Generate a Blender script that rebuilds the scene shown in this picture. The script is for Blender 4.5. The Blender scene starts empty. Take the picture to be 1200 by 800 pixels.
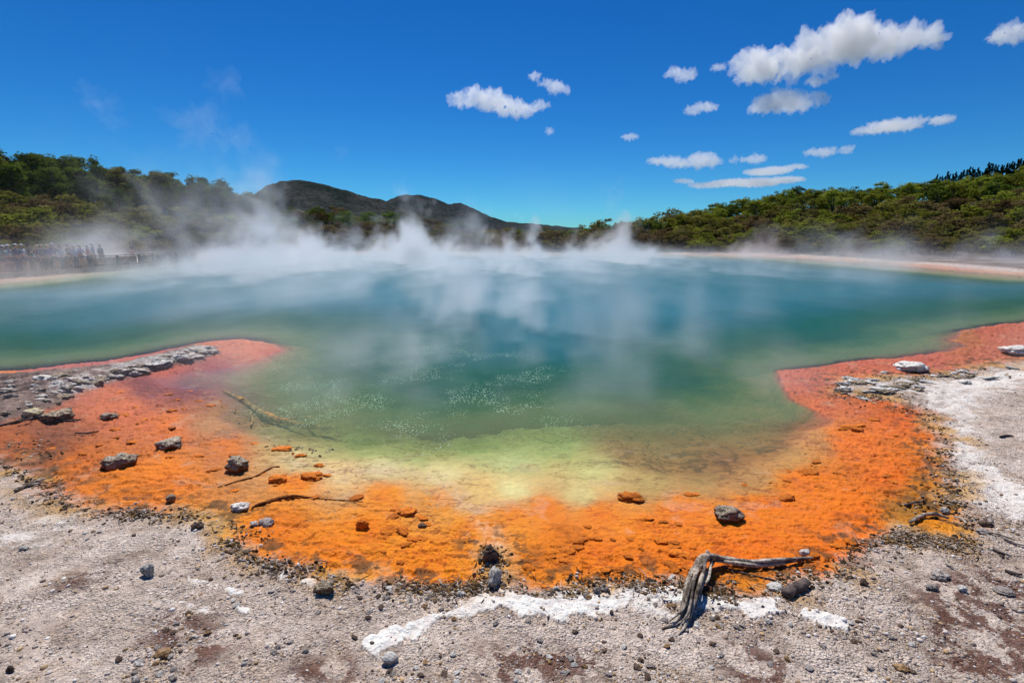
import bpy, bmesh, math, random
import numpy as np
from mathutils import Vector, Matrix, noise as mnoise

Q = 1.0
S = bpy.context.scene
C = S.collection
R = math.radians
F, PITCH, CAMZ = 600.0, math.atan(122 / 600.0), 2.4
cp, sp = math.cos(PITCH), math.sin(PITCH)

# ------------------------------------------------------------------ helpers
def ray(px, py):
    """direction of the sight line, scaled so that it advances 1 m in y"""
    u = (px - 600) / F; v = (400 - py) / F
    y = cp + v * sp; z = -sp + v * cp
    return u / y, z / y

def at(px, py, z=0.0):
    sx, sz = ray(px, py)
    Y = (z - CAMZ) / sz
    return Vector((sx * Y, Y, z))

def atY(px, py, Y):
    sx, sz = ray(px, py)
    return Vector((sx * Y, Y, CAMZ + sz * Y))

def lin(c):
    return tuple(((x / 255) / 12.92 if x / 255 <= 0.04045 else ((x / 255 + 0.055) / 1.055) ** 2.4) for x in c)

def poly(pts, z=0.0):
    return np.array([[*at(x, y, z).xy] for x, y in pts])

def seg_dist(X, Y, P, closed=True):
    d = np.full(X.shape, 1e9)
    n = len(P)
    for i in range(n if closed else n - 1):
        a = P[i]; b = P[(i + 1) % n]
        ab = b - a; L = max(ab @ ab, 1e-12)
        t = np.clip(((X - a[0]) * ab[0] + (Y - a[1]) * ab[1]) / L, 0, 1)
        d = np.minimum(d, (X - a[0] - t * ab[0]) ** 2 + (Y - a[1] - t * ab[1]) ** 2)
    return np.sqrt(d)

def inside(X, Y, P):
    c = np.zeros(X.shape, bool)
    n = len(P)
    for i in range(n):
        x1, y1 = P[i]; x2, y2 = P[(i + 1) % n]
        if y1 == y2: continue
        m = ((y1 > Y) != (y2 > Y)) & (X < (x2 - x1) * (Y - y1) / (y2 - y1) + x1)
        c ^= m
    return c

def sdist(X, Y, P):
    """signed distance, positive inside"""
    d = seg_dist(X, Y, P)
    return np.where(inside(X, Y, P), d, -d)

_rng = np.random.default_rng(7)
PERM = np.tile(_rng.permutation(256), 3).astype(np.int32)
GX = np.cos(np.arange(256) * 2.39996).astype(np.float32); GY = np.sin(np.arange(256) * 2.39996).astype(np.float32)
def perlin(x, y):
    x = np.asarray(x, np.float64); y = np.asarray(y, np.float64)
    fx = np.floor(x); fy = np.floor(y); xi = fx.astype(np.int32); yi = fy.astype(np.int32)
    xf = (x - fx).astype(np.float32); yf = (y - fy).astype(np.float32)
    xi &= 255; yi &= 255
    u = xf * xf * xf * (xf * (xf * 6 - 15) + 10); v = yf * yf * yf * (yf * (yf * 6 - 15) + 10)
    def g(a, b, dx, dy):
        h = PERM[PERM[a] + b]
        return GX[h] * dx + GY[h] * dy
    n00 = g(xi, yi, xf, yf); n10 = g(xi + 1, yi, xf - 1, yf)
    n01 = g(xi, yi + 1, xf, yf - 1); n11 = g(xi + 1, yi + 1, xf - 1, yf - 1)
    return 1.5 * ((n00 * (1 - u) + n10 * u) * (1 - v) + (n01 * (1 - u) + n11 * u) * v)

def fbm(x, y, f, o=4, gain=.5, seed=0):
    r = 0; a = 1; t = 0
    for i in range(o):
        r = r + a * perlin(x * f + 17.3 * seed + 5.1 * i, y * f - 9.7 * seed + 3.3 * i)
        t += a; a *= gain; f *= 2.03
    return r / t
def sstep(a, b, x):
    t = np.clip((x - a) / (b - a), 0, 1)
    return t * t * (3 - 2 * t)

def obj(name, mesh, mat=None, parent=None, smooth=False):
    o = bpy.data.objects.new(name, mesh)
    C.objects.link(o)
    if mat is not None:
        mesh.materials.clear(); mesh.materials.append(mat)
    if parent is not None: o.parent = parent
    if smooth: mesh.shade_smooth()
    return o

def npmesh(name, V, Fc, smooth=False):
    """V (n,3), Fc (m,k) arrays"""
    me = bpy.data.meshes.new(name)
    V = np.asarray(V, np.float32); Fc = np.asarray(Fc, np.int32)
    me.vertices.add(len(V)); me.vertices.foreach_set('co', V.ravel())
    k = Fc.shape[1]
    me.loops.add(Fc.size); me.loops.foreach_set('vertex_index', Fc.ravel())
    me.polygons.add(len(Fc)); me.polygons.foreach_set('loop_start', np.arange(0, Fc.size, k, dtype=np.int32))
    me.update(calc_edges=True)
    if smooth: me.shade_smooth()
    return me

def attr_color(me, name, rgb):
    a = me.color_attributes.new(name, 'FLOAT_COLOR', 'POINT')
    n = len(rgb); d = np.ones((n, 4), np.float32); d[:, :3] = rgb
    a.data.foreach_set('color', d.ravel())
def attr_float(me, name, v):
    a = me.attributes.new(name, 'FLOAT', 'POINT')
    a.data.foreach_set('value', np.asarray(v, np.float32))

def tag(o, label=None, cat=None, group=None, kind=None):
    if label: o['label'] = label
    if cat: o['category'] = cat
    if group: o['group'] = group
    if kind: o['kind'] = kind
    return o
def empty(name, loc=(0, 0, 0), rz=0):
    o = bpy.data.objects.new(name, None); C.objects.link(o)
    o.location = loc; o.rotation_euler = (0, 0, rz); o.empty_display_size = .2
    return o

class NT:
    """tiny node helper"""
    def __init__(s, mat):
        mat.use_nodes = True; s.t = mat.node_tree; s.t.nodes.clear(); s.n = s.t.nodes
    def __call__(s, typ, ins=None, **kw):
        n = s.n.new(typ)
        for k, v in kw.items(): setattr(n, k, v)
        for k, v in (ins or {}).items():
            if isinstance(v, bpy.types.NodeSocket): s.t.links.new(v, n.inputs[k])
            elif isinstance(v, bpy.types.Node): s.t.links.new(v.outputs[0], n.inputs[k])
            else: n.inputs[k].default_value = v
        return n
    def math(s, op, a, b=0.0, c=None, clamp=False):
        n = s('ShaderNodeMath', {0: a, 1: b}, operation=op, use_clamp=clamp)
        if c is not None:
            if isinstance(c, (bpy.types.Node,)): s.t.links.new(c.outputs[0], n.inputs[2])
            elif isinstance(c, bpy.types.NodeSocket): s.t.links.new(c, n.inputs[2])
            else: n.inputs[2].default_value = c
        return n
    def mix(s, fac, a, b, blend='MIX'):
        n = s('ShaderNodeMix', data_type='RGBA', blend_type=blend)
        for k, v in ((0, fac), (6, a), (7, b)):
            if isinstance(v, bpy.types.NodeSocket): s.t.links.new(v, n.inputs[k])
            elif isinstance(v, bpy.types.Node): s.t.links.new(v.outputs[0], n.inputs[k])
            elif k == 0: n.inputs[0].default_value = v
            else: n.inputs[k].default_value = (*v, 1) if len(v) == 3 else v
        return n.outputs[2]
    def ramp(s, fac, stops, interp='LINEAR'):
        n = s('ShaderNodeValToRGB', {0: fac}); r = n.color_ramp; r.interpolation = interp
        while len(r.elements) < len(stops): r.elements.new(.5)
        for e, (p, c) in zip(r.elements, stops):
            e.position = p; e.color = (*c, 1) if hasattr(c, '__len__') else (c, c, c, 1)
        return n.outputs[0]
    def noise(s, vec, scale, detail=4, rough=.5, **kw):
        return s('ShaderNodeTexNoise', {'Vector': vec, 'Scale': scale, 'Detail': detail, 'Roughness': rough}, **kw).outputs[0]
    def out(s, surf=None, vol=None):
        n = s('ShaderNodeOutputMaterial')
        if surf is not None: s.t.links.new(surf.outputs[0], n.inputs[0])
        if vol is not None: s.t.links.new(vol.outputs[0], n.inputs[1])
def newmat(name):
    m = bpy.data.materials.new(name); return m, NT(m)

# ------------------------------------------------------------------ camera, render
cam = bpy.data.cameras.new('camera'); cam.lens = 18; cam.sensor_width = 36; cam.clip_end = 20000; cam.clip_start = .05
co = bpy.data.objects.new('camera', cam); C.objects.link(co)
co.location = (0, 0, CAMZ); co.rotation_euler = (R(90) - PITCH, 0, 0)
S.camera = co
S.view_settings.view_transform = 'Standard'; S.view_settings.look = 'None'
S.view_settings.exposure = 0.15; S.view_settings.gamma = 1
S.view_settings.use_curve_mapping = False
S.render.engine = 'CYCLES'
cy = S.cycles
cy.use_denoising = True
cy.max_bounces = 8; cy.diffuse_bounces = 2; cy.glossy_bounces = 2; cy.transmission_bounces = 2
cy.transparent_max_bounces = 12; cy.volume_bounces = 3
cy.volume_max_steps = 256; cy.volume_step_rate = 2.0
cy.use_light_tree = False
cy.caustics_reflective = False; cy.caustics_refractive = False
cy.sample_clamp_indirect = 4

# ------------------------------------------------------------------ sky and sun
SUN_EL, SUN_AZ = R(61), R(-14)          # ahead of the viewer, a little to the left (azimuth from +Y towards +X)
W = bpy.data.worlds.new('World'); S.world = W; W.use_nodes = True
wt = NT(W)
sky = wt('ShaderNodeTexSky', sky_type='NISHITA', sun_disc=False, sun_elevation=SUN_EL, sun_rotation=SUN_AZ,
         altitude=1500, air_density=1.0, dust_density=.0, ozone_density=1.0)
hs = wt('ShaderNodeHueSaturation', {'Saturation': 1.4, 'Value': 1.0, 'Color': sky, 'Hue': .5})
tint = wt.mix(1.0, hs.outputs[0], (0.30, 0.84, 1.22), 'MULTIPLY')
bg = wt('ShaderNodeBackground', {'Color': tint, 'Strength': .068})
wo = wt('ShaderNodeOutputWorld', {0: bg})
sl = bpy.data.lights.new('sun', 'SUN'); sl.energy = 4.2; sl.angle = R(.55); sl.color = (1, .955, .89)
so = bpy.data.objects.new('sun', sl); C.objects.link(so)
sd = Vector((math.sin(SUN_AZ) * math.cos(SUN_EL), math.cos(SUN_AZ) * math.cos(SUN_EL), math.sin(SUN_EL)))
so.rotation_euler = sd.to_track_quat('Z', 'Y').to_euler(); so.location = sd * 60
# World sun check: NISHITA sun_rotation turns clockwise from +Y

# ------------------------------------------------------------------ shore outlines (ground positions read off the photograph)
SHORE = [(-60, 440), (0, 436), (60, 431), (120, 425), (180, 414), (235, 402), (285, 398), (318, 405), (322, 412), (300, 420), (262, 430),
         (200, 438), (165, 445), (180, 455), (235, 462), (262, 475), (245, 492), (262, 508), (320, 530), (380, 545), (440, 546), (500, 556),
         (560, 566), (620, 576), (672, 583), (712, 578), (735, 564), (790, 576), (860, 582), (905, 562), (945, 535), (968, 508), (990, 498),
         (975, 490), (940, 472), (922, 455), (914, 436), (960, 430), (1010, 424), (1060, 420), (1110, 413), (1145, 406), (1120, 399),
         (1128, 390), (1160, 382), (1250, 374), (1400, 366), (1430, 335), (1320, 328), (1200, 322), (1100, 314), (1000, 306.5), (940, 302), (880, 299.5),
         (800, 298), (600, 297), (400, 297), (300, 299), (220, 303), (150, 311), (100, 319), (60, 325), (0, 329), (-120, 334), (-300, 345), (-300, 440)]
DEEP = [(-60, 427), (0, 426), (60, 422), (120, 416), (180, 406), (235, 394), (285, 390), (330, 395), (348, 406), (338, 420), (318, 436),
        (320, 452), (345, 472), (400, 492), (440, 500), (500, 503), (560, 500), (620, 492), (700, 486), (770, 484),
        (850, 487), (910, 484), (945, 481), (915, 463), (903, 445), (902, 430), (950, 423), (1010, 416), (1060, 411), (1095, 402), (1090, 390),
        (1128, 381), (1250, 366), (1380, 358), (1390, 340), (1300, 333), (1180, 328), (1080, 319), (980, 311), (900, 304),
        (800, 301), (600, 300), (400, 300), (300, 302.5), (230, 308), (160, 317), (100, 325), (60, 331), (0, 336), (-120, 340), (-280, 350), (-280, 425)]
# outer edge of the orange microbial shelf (everything inside is shelf or lake)
ORANGE = [(-80, 525), (0, 545), (40, 562), (60, 580), (90, 596), (130, 602), (165, 600), (200, 603), (240, 604), (270, 612), (274, 640), (310, 656),
          (350, 668), (380, 674), (430, 684), (500, 691), (545, 692), (570, 684), (573, 645), (581, 645), (592, 683), (620, 693), (680, 691), (740, 686),
          (790, 682), (815, 695), (850, 700), (890, 703), (920, 698), (942, 680), (985, 672), (990, 655), (1004, 640), (1060, 622), (1090, 632), (1128, 636),
          (1138, 615), (1128, 595), (1108, 588), (1122, 572), (1108, 556), (1106, 540), (1098, 530), (1114, 515), (1098, 503), (1092, 490), (1060, 474), (1030, 468), (985, 460),
          (988, 447), (1040, 441), (1075, 442), (1110, 437), (1150, 432), (1200, 424), (1400, 410), (1700, 360), (1330, 326), (1200, 320), (1100, 311), (1000, 304.5), (940, 300.5),
          (880, 298.5), (600, 296), (400, 296), (300, 297.5), (220, 301), (150, 308), (100, 315), (60, 321), (0, 325), (-120, 330), (-330, 340), (-330, 500)]
RIDGE = [(-80, 450), (0, 441), (50, 439), (100, 434), (150, 427), (200, 413), (248, 406), (256, 412), (235, 424), (185, 434), (150, 444),
         (118, 456), (95, 462), (72, 478), (40, 490), (10, 500), (-80, 505)]
pSH, pDP, pOR, pRI = poly(SHORE), poly(DEEP), poly(ORANGE), poly(RIDGE)

# colours of the ground pigments, by place (display values; they are converted to albedo)
BED = [(-60, 560, 170, 110, 60), (30, 520, 180, 95, 60), (0, 437, 212, 120, 75), (60, 432, 190, 105, 105), (120, 425, 185, 105, 110), (170, 418, 190, 105, 100), (250, 400, 215, 120, 95), (300, 403, 220, 130, 105), (312, 411, 200, 110, 100),
       (200, 436, 190, 90, 80), (250, 436, 160, 75, 85), (330, 440, 105, 72, 80), (220, 452, 120, 60, 78), (170, 450, 130, 62, 70), (300, 460, 120, 85, 85), (130, 470, 205, 110, 80), (150, 480, 215, 115, 85),
       (200, 500, 220, 118, 75), (60, 512, 140, 80, 60), (50, 530, 130, 72, 48), (90, 548, 205, 110, 55), (130, 575, 215, 120, 40), (200, 560, 222, 122, 50), (260, 520, 218, 122, 70), (252, 500, 190, 135, 100),
       (330, 500, 165, 150, 105), (280, 485, 150, 108, 75), (350, 565, 225, 122, 40), (330, 620, 222, 120, 20), (430, 620, 228, 125, 12), (500, 660, 228, 124, 8), (400, 650, 222, 118, 15), (450, 580, 228, 128, 45),
       (520, 585, 225, 140, 60), (560, 620, 230, 130, 28), (600, 600, 232, 130, 45), (640, 595, 230, 120, 40), (700, 600, 235, 122, 38), (660, 625, 205, 112, 22), (700, 650, 225, 115, 10), (640, 660, 215, 120, 20), (760, 630, 222, 118, 30),
       (800, 600, 236, 122, 45), (800, 655, 222, 115, 10), (870, 680, 205, 118, 15), (900, 600, 232, 118, 38), (880, 640, 228, 112, 18), (950, 565, 225, 118, 45), (1000, 600, 228, 112, 20), (980, 630, 224, 112, 15), (1050, 560, 220, 108, 40), (1085, 530, 205, 110, 50), (1100, 620, 212, 130, 20),
       (1000, 520, 222, 115, 62), (1050, 490, 215, 105, 62), (1090, 570, 180, 110, 45), (1070, 600, 160, 110, 55), (960, 480, 205, 108, 80), (940, 445, 200, 105, 88), (1000, 435, 205, 106, 88), (1000, 460, 205, 106, 75), (1080, 425, 196, 102, 88), (1130, 395, 175, 105, 70), (1160, 385, 185, 95, 75),
       (1200, 400, 192, 110, 92), (1160, 420, 196, 108, 88), (1300, 390, 190, 110, 90), (400, 556, 232, 195, 150), (450, 545, 225, 208, 170), (350, 540, 215, 190, 145), (520, 555, 228, 210, 165), (560, 575, 232, 190, 130), (600, 575, 232, 215, 165), (680, 575, 228, 205, 150),
       (600, 530, 215, 215, 165), (650, 505, 200, 205, 145), (700, 545, 210, 200, 145), (560, 510, 175, 190, 125), (740, 520, 190, 150, 95), (800, 500, 180, 130, 80), (850, 530, 170, 122, 78), (900, 510, 180, 132, 82), (820, 560, 180, 142, 92), (880, 560, 190, 140, 88), (920, 530, 205, 150, 92), (950, 510, 205, 140, 90),
       (760, 560, 190, 160, 105), (440, 520, 190, 190, 130), (380, 525, 195, 180, 130), (420, 500, 150, 165, 105), (370, 495, 150, 140, 95), (350, 475, 110, 105, 80), (480, 525, 185, 190, 130),
       (400, 298, 200, 150, 120), (700, 298, 200, 160, 140), (1000, 305, 205, 160, 140), (1200, 321, 205, 160, 145), (100, 320, 200, 160, 140)]
_bx = np.array([[b[0], b[1]] for b in BED], float); _bc = np.array([lin(b[2:]) for b in BED])

# hillside: ridge line and foot of the slopes, as depths along the view and skyline angles
HILL_PX = np.array([-700, -300, 0, 60, 150, 250, 330, 400, 470, 560, 640, 700, 780, 850, 920, 1000, 1100, 1150, 1200, 1500, 1900])
SKY_PY = np.array([165, 172, 178, 186, 198, 214, 234, 240, 244, 260, 269, 261, 249, 231, 217, 213, 208, 200, 188, 175, 165.])
RIDGE_Y = np.array([70, 85, 100, 102, 105, 110, 115, 120, 125, 125, 120, 120, 130, 140, 150, 155, 160, 165, 165, 130, 110.])
FOOT_Y = np.array([20, 30, 44, 48, 58, 72, 80, 81, 82, 82, 82, 82, 80, 76, 71, 67, 62, 60, 58, 50, 40.])
TREE_H = np.array([9, 9, 9, 9, 8.5, 8.5, 8, 8, 7, 6, 5.5, 5.5, 6, 7, 7.5, 7.5, 7.5, 8, 8, 8, 8.])
HS = np.array([ray(p, 278)[0] for p in HILL_PX])
HE = np.array([ray(600, y)[1] for y in SKY_PY])
HR = CAMZ + HE * RIDGE_Y - TREE_H * .93
def hill_h(X, Y):
    Yp = np.maximum(Y, 1.0)
    s = np.clip(X / Yp, HS[0], HS[-1])
    y0 = np.interp(s, HS, FOOT_Y); y1 = np.interp(s, HS, RIDGE_Y); hr = np.interp(s, HS, HR)
    t = (Y - y0) / (y1 - y0)
    up = sstep(0, 1, np.clip(t, 0, 1)) * .45 + np.clip(t, 0, 1) * .55
    down = sstep(0, 1, (t - 1.05) / 1.6)
    return np.where(t > 0, hr * up * (1 - down), 0.0)

MARKS = {  # salt crust (white) streaks and red-brown gravel stains
 'white_lines': [([(436, 757), (470, 742), (520, 728), (560, 716), (600, 712), (640, 717), (700, 708), (745, 703), (792, 702)], 7.5),
                 ([(795, 704), (830, 712), (880, 714), (925, 722), (985, 742)], 6.5), ([(212, 687), (245, 692), (280, 700)], 2.6), ([(175, 716), (225, 721), (285, 724)], 2.0),
                 ([(330, 678), (368, 690)], 3), ([(585, 690), (600, 712)], 4)],
 'white_patch': [[(8, 634), (40, 632), (48, 644), (20, 650)], [(62, 612), (95, 608), (88, 620), (65, 620)], [(575, 650), (584, 650), (594, 690), (570, 692)],
                 [(1130, 445), (1210, 430), (1260, 440), (1150, 465), (1130, 490), (1145, 530), (1190, 575), (1260, 600), (1260, 625), (1180, 606), (1140, 598), (1120, 560), (1112, 520), (1105, 480), (1060, 462), (1085, 450)],
                 [(60, 462), (95, 448), (130, 455), (90, 466)], [(120, 440), (180, 425), (240, 412), (180, 432), (130, 448)], [(770, 702), (785, 728), (760, 735), (752, 715)]],
 'red': [[(560, 765), (640, 755), (700, 775), (740, 805), (560, 830)], [(840, 750), (880, 755), (930, 780), (960, 830), (850, 830)], [(1060, 690), (1130, 660), (1230, 680), (1260, 830), (1100, 830), (1070, 760)],
         [(50, 700), (90, 678), (120, 665), (135, 668), (100, 695), (60, 712)], [(1060, 455), (1110, 452), (1120, 468), (1075, 472)], [(-40, 448), (60, 446), (70, 458), (30, 476), (-40, 484)], [(1100, 640), (1160, 655), (1120, 672)], [(870, 726), (915, 730), (905, 742), (875, 738)],
         [(230, 715), (290, 760), (230, 800), (150, 770), (180, 730)], [(340, 780), (420, 770), (430, 820), (330, 820)]],
}


# ------------------------------------------------------------------ ground sheet
from concurrent.futures import ThreadPoolExecutor
def ground_fields(X, Y):
    n = len(X)
    if n < 20000: return ground_chunk(X, Y)
    cuts = np.array_split(np.arange(n), 24)
    with ThreadPoolExecutor(6) as ex: parts = list(ex.map(lambda c: ground_chunk(X[c], Y[c]), cuts))
    return [np.concatenate([p[i] for p in parts]) for i in range(5)]

def ground_chunk(X, Y):
    """height, pigment colour, wetness for ground points"""
    rr = np.hypot(X, Y)
    out_of_lake = None
    wob = np.clip(rr, 2, 12) * .012
    wx = X + wob * (fbm(X, Y, 1.1, 4, .6, 1)) * 1.5
    wy = Y + wob * (fbm(X, Y, 1.1, 4, .6, 2)) * 1.5
    near = (Y > 1) & (rr < 130)
    def SD(P, fill=-50.0):
        r = np.full(X.shape, fill); r[near] = sdist(wx[near], wy[near], P); return r
    dS, dD, dO, dR = SD(pSH), SD(pDP), SD(pOR), SD(pRI)
    # depth below the water surface
    gap = np.where(dD >= 0, 0, -dD)
    u = np.where(dS > 0, dS / np.maximum(dS + gap, 1e-6), 0)
    depth = np.where(dD > 0, 0.26 + .72 * dD * dD / ((dD + 1.1) * (1 + .08 * dD)), 0.26 * u ** 1.5)
    lake = dS > 0
    n1 = fbm(X, Y, 1.3, 4, .5, 3); n2 = fbm(X, Y, 5, 4, .55, 4); n3 = fbm(X, Y, 17, 3, .55, 5)
    # orange shelf: terraced microbial crust in small overlapping scales
    ridge = 1 - np.abs(fbm(X * .55 + .2 * n2, Y * 1.25, 3.2, 4, .55, 6)) * 2.2
    sc = fbm(X * .6 + .15 * n2, Y * 1.6 + .1 * n3, 9, 3, .5, 7)
    scales = np.floor(sc * 5 + .35 * n3) / 5 + .25 * sc
    plate = sstep(.18, .26, fbm(X * .8, Y * 1.3, 2.4, 3, .5, 8))
    n4 = fbm(X, Y * 1.3, 26, 3, .6, 24)
    orange_h = .010 + .014 * n1 + .016 * n2 + .016 * ridge * .5 + .034 * scales + .013 * n3 + .009 * n4 + .016 * plate * sstep(0.0, .25, fbm(X, Y, .7, 2, .5, 9) + .1)
    orange_h = orange_h * np.clip(.55 + rr * .03, 0, 1.5)
    flat = sstep(.0, 1.3, -dS) + (np.abs(X - .3) > 4.2) * .0
    mid = np.exp(-((X - .1) / 3.0) ** 2) * (Y < 9)
    orange_h = orange_h * (1 - mid * (1 - flat)) - .006 * mid * (1 - flat)
    # grey sinter ground: low lumps, shallow eroded runs
    grain = fbm(X, Y, 34, 3, .6, 10)
    run = fbm(X * .7 + Y * .5, Y * .9 - X * .35, 2.3, 4, .55, 11)
    out_d = np.maximum(-dO, 0)
    grey_h = .035 + .075 * sstep(0, 2.2, out_d) + .03 * n1 + .022 * run + .012 * n2 + .006 * n3 + .0035 * grain * (rr < 14)
    # white salt crusts stand proud, with a broken lower edge
    wl = np.zeros(X.shape)
    nn = fbm(X, Y, 4.5, 4, .6, 12)
    m = near & (rr < 60)
    for pts, wpx in MARKS['white_lines']:
        P = poly(pts); d = np.full(X.shape, 99.0)
        d[m] = seg_dist(wx[m], wy[m], P, False)
        w = wpx * .0098 * (1 + .9 * fbm(X, Y, 2.2, 2, .5, 31))
        brk = sstep(-.40, -.24, fbm(X, Y, 3.1, 3, .6, 33)) if pts[0][0] > 400 else sstep(-.12, .12, fbm(X, Y, 4.1, 3, .6, 33))
        wl = np.maximum(wl, brk * sstep(w * 1.15, w * .85, d + nn * w * 1.6 + .03 * n3))
    wp = np.zeros(X.shape)
    for pts in MARKS['white_patch']:
        d = np.full(X.shape, -99.0); d[m] = sdist(wx[m], wy[m], poly(pts))
        wd = .05 + .018 * rr
        wp = np.maximum(wp, sstep(-wd * .8, wd * .8, d + nn * wd * 2.6))
    red = np.zeros(X.shape)
    nr = fbm(X, Y, 6, 4, .65, 13)
    for pts in MARKS['red']:
        d = np.full(X.shape, -99.0); d[m] = sdist(wx[m], wy[m], poly(pts))
        wd = .05 + .02 * rr
        red = np.maximum(red, sstep(-wd, wd * 1.2, d))
    red = red * sstep(-.08, .10, nr + .01 + .35 * n3 + .25 * grain)
    grey_h = grey_h + .020 * wl * (1 + .25 * n3 + .3 * nn) + .012 * wp * sstep(-.1, .2, nn)
    ridge_m = sstep(-.05, .12, dR + .12 * nn)
    ridge_h = .05 + .09 * sstep(0, .5, dR) + .04 * n1 + .05 * np.abs(n2) + .02 * n3
    ed = .10 + .012 * rr
    gm = sstep(ed, -ed, dO + ed * 1.1 * n2 + ed * .5 * n3)       # 1 = grey ground
    land = orange_h * (1 - gm) + grey_h * gm
    land = np.maximum(land, 0) * 1.0 + np.minimum(land, 0)
    land = land * (1 - ridge_m) + ridge_h * ridge_m
    # shelf edge into the water
    lump = fbm(X, Y, 1.9, 4, .6, 14)
    z = np.where(lake, -depth * (1 + .45 * lump * np.clip(1.2 - depth, .1, 1) + .3 * n1 * np.clip(1 - depth, 0, 1)) + .03 * n2 * np.minimum(1, depth * 6) * np.clip(1 - depth, 0, 1) + .012 * n3 * np.minimum(1, depth * 8), land)
    sh = sstep(0, .25, dS)
    z = np.where(lake, z * sh + (1 - sh) * np.minimum(orange_h, z + .02), z)
    z = np.where(lake & (gm > .5), np.minimum(z, .0), z)
    z = z + np.where(lake, 0, hill_h(X, Y)) + np.where((Y > 40) & ~lake, .25 * fbm(X, Y, .12, 3, .5, 15) * sstep(40, 60, Y), 0)
    far_out = sstep(20, 60, out_d)
    z = np.where((Y < 25) & ~lake, z + .25 * far_out, z)
    # ---- pigments: inverse-distance blend of the place colours
    col = np.zeros(X.shape + (3,)); wsum = np.zeros(X.shape)
    Yp = np.maximum(wy, .8)
    zc = -CAMZ / Yp
    # ground coordinates -> bearing and dip, where the colour notes are kept
    vv = (zc * cp + sp) / (cp - zc * sp)
    py = 400 - F * vv; px = 600 + F * (wx / Yp) * (cp + vv * sp)
    px = px + 9 * n2 + 6 * n1; py = py + 4 * n2 + 3 * n1
    for (bx, by), bc in zip(_bx, _bc):
        w = 1.0 / (((px - bx) / 1.35) ** 2 + ((py - by) * 1.15) ** 2 + 60) ** 1.6
        wsum += w; col += w[..., None] * bc
    col /= wsum[..., None]
    v = 1 + .13 * n2 + .10 * n3 + .16 * n1
    br = sstep(.035, .17, col[..., 2] / col[..., 0])[..., None]
    ocol = col * (np.array([1.14, 1.10, .28]) * (1 - br) + np.array([.96, 1.0, .76]) * br) * np.clip(v, .55, 1.4)[..., None]
    for pts, wpx in (([(330, 536), (385, 552), (450, 550), (515, 562), (545, 583), (575, 622), (590, 650)], 7), ([(300, 300), (301, 301)], 1)):
        if wpx < 2: continue
        dd = np.full(X.shape, 99.0); dd[m] = seg_dist(wx[m], wy[m], poly(pts), False); ww = wpx * .012
        pl = (np.exp(-(dd / ww) ** 2) * np.clip(.55 + 1.5 * n2 + n3, 0, 1) * .75)[..., None]
        ocol = ocol * (1 - pl) + np.array([.72, .50, .30]) * pl
    # darker manganese-brown stains, pale silica patches and painted ripple shadows inside the shelf
    shal = (np.where(lake, sstep(.004, .03, depth) * sstep(.6, .3, depth), 0) * sstep(.8, 1.4, X + .06 * (Y - 5)))[..., None]
    curl = sstep(.10, .0, np.abs(fbm(X * .8 + .4 * n1, Y * 1.2 + .4 * n2, 1.9, 4, .6, 28)))[..., None]
    ocol = ocol * (1 - shal * np.array([.26, .36, .40])) * (1 - .6 * shal * curl)
    lb = (np.where(lake, sstep(.01, .05, depth), 0) * sstep(-2.6, -3.6, X))[..., None]
    ocol = ocol * (1 - .35 * lb * curl)
    st = sstep(.16, .40, fbm(X, Y * 1.5, 3.0, 5, .62, 16))[..., None] * .5
    ocol = ocol * (1 - st) + ocol * np.array([.55, .5, .45]) * st
    pale = (sstep(.22, .36, fbm(X, Y, 2.2, 5, .6, 17)) * .45)[..., None]
    ocol = ocol * (1 - pale) + (ocol * .35 + np.array([.62, .42, .26]) * .65) * pale
    ripple_shade = (sstep(.075, .0, np.abs(fbm(X * .7, Y * 1.5, 3.6, 4, .55, 26))) * sstep(.0, .3, fbm(X, Y, 1.1, 2, .5, 27) + .16) * .7)[..., None]
    ocol = ocol * (1 - ripple_shade) + ocol * np.array([.45, .28, .2]) * ripple_shade  # dark strokes put the shadows of fine ripples into the pigment
    # grey
    g0 = np.array(lin((208, 189, 172))); g1 = np.array(lin((228, 210, 194))); g2 = np.array(lin((160, 138, 120)))
    a = sstep(-.35, .35, fbm(X, Y, 1.6, 5, .6, 18))[..., None]; b = sstep(.05, .4, fbm(X, Y, 3.7, 5, .65, 19))[..., None]
    gcol = g0 * (1 - a) + g1 * a; gcol = gcol * (1 - b * .55) + g2 * b * .55
    warm = sstep(.0, .35, fbm(X, Y, 2.6, 4, .6, 20))[..., None] * .35
    gcol = gcol * (1 - warm) + np.array(lin((186, 158, 130))) * warm
    gcol = gcol * np.clip(1 + .22 * n3 + .28 * grain, .5, 1.5)[..., None]
    rc = np.array(lin((104, 62, 48))); gcol = gcol * (1 - .85 * red[..., None]) + rc * .85 * red[..., None] * (1 + .5 * grain[..., None])
    wcol = np.array(lin((234, 227, 218))) * np.clip(1 + .22 * n3 + .22 * grain + .18 * n2, .55, 1.08)[..., None]
    wm = np.clip(wl + wp * .8 * (1 - .5 * sstep(.0, .3, fbm(X, Y, 7, 4, .6, 21))), 0, 1)[..., None]
    gcol = gcol * (1 - wm) + wcol * wm
    # yellow rim and dark litter where the shelf dries out
    e2 = .05 + .012 * rr
    rim = (np.exp(-((dO + e2 * .6) / (e2 * 1.6)) ** 2) * sstep(-.05, .25, fbm(X, Y, 1.7, 3, .5, 22) + .05) * .85)[..., None] * (Y < 12)[..., None]
    drk = (np.exp(-((dO - e2 * 1.2) / (e2 * 2.2)) ** 2) * sstep(-.02, .2, fbm(X, Y, 5.5, 5, .65, 23)))[..., None] * (Y < 14)[..., None]
    gm3 = gm[..., None]
    c = ocol * (1 - gm3) + gcol * gm3
    c = c * (1 - rim * .75) + np.array(lin((214, 158, 52))) * rim * .75
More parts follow.
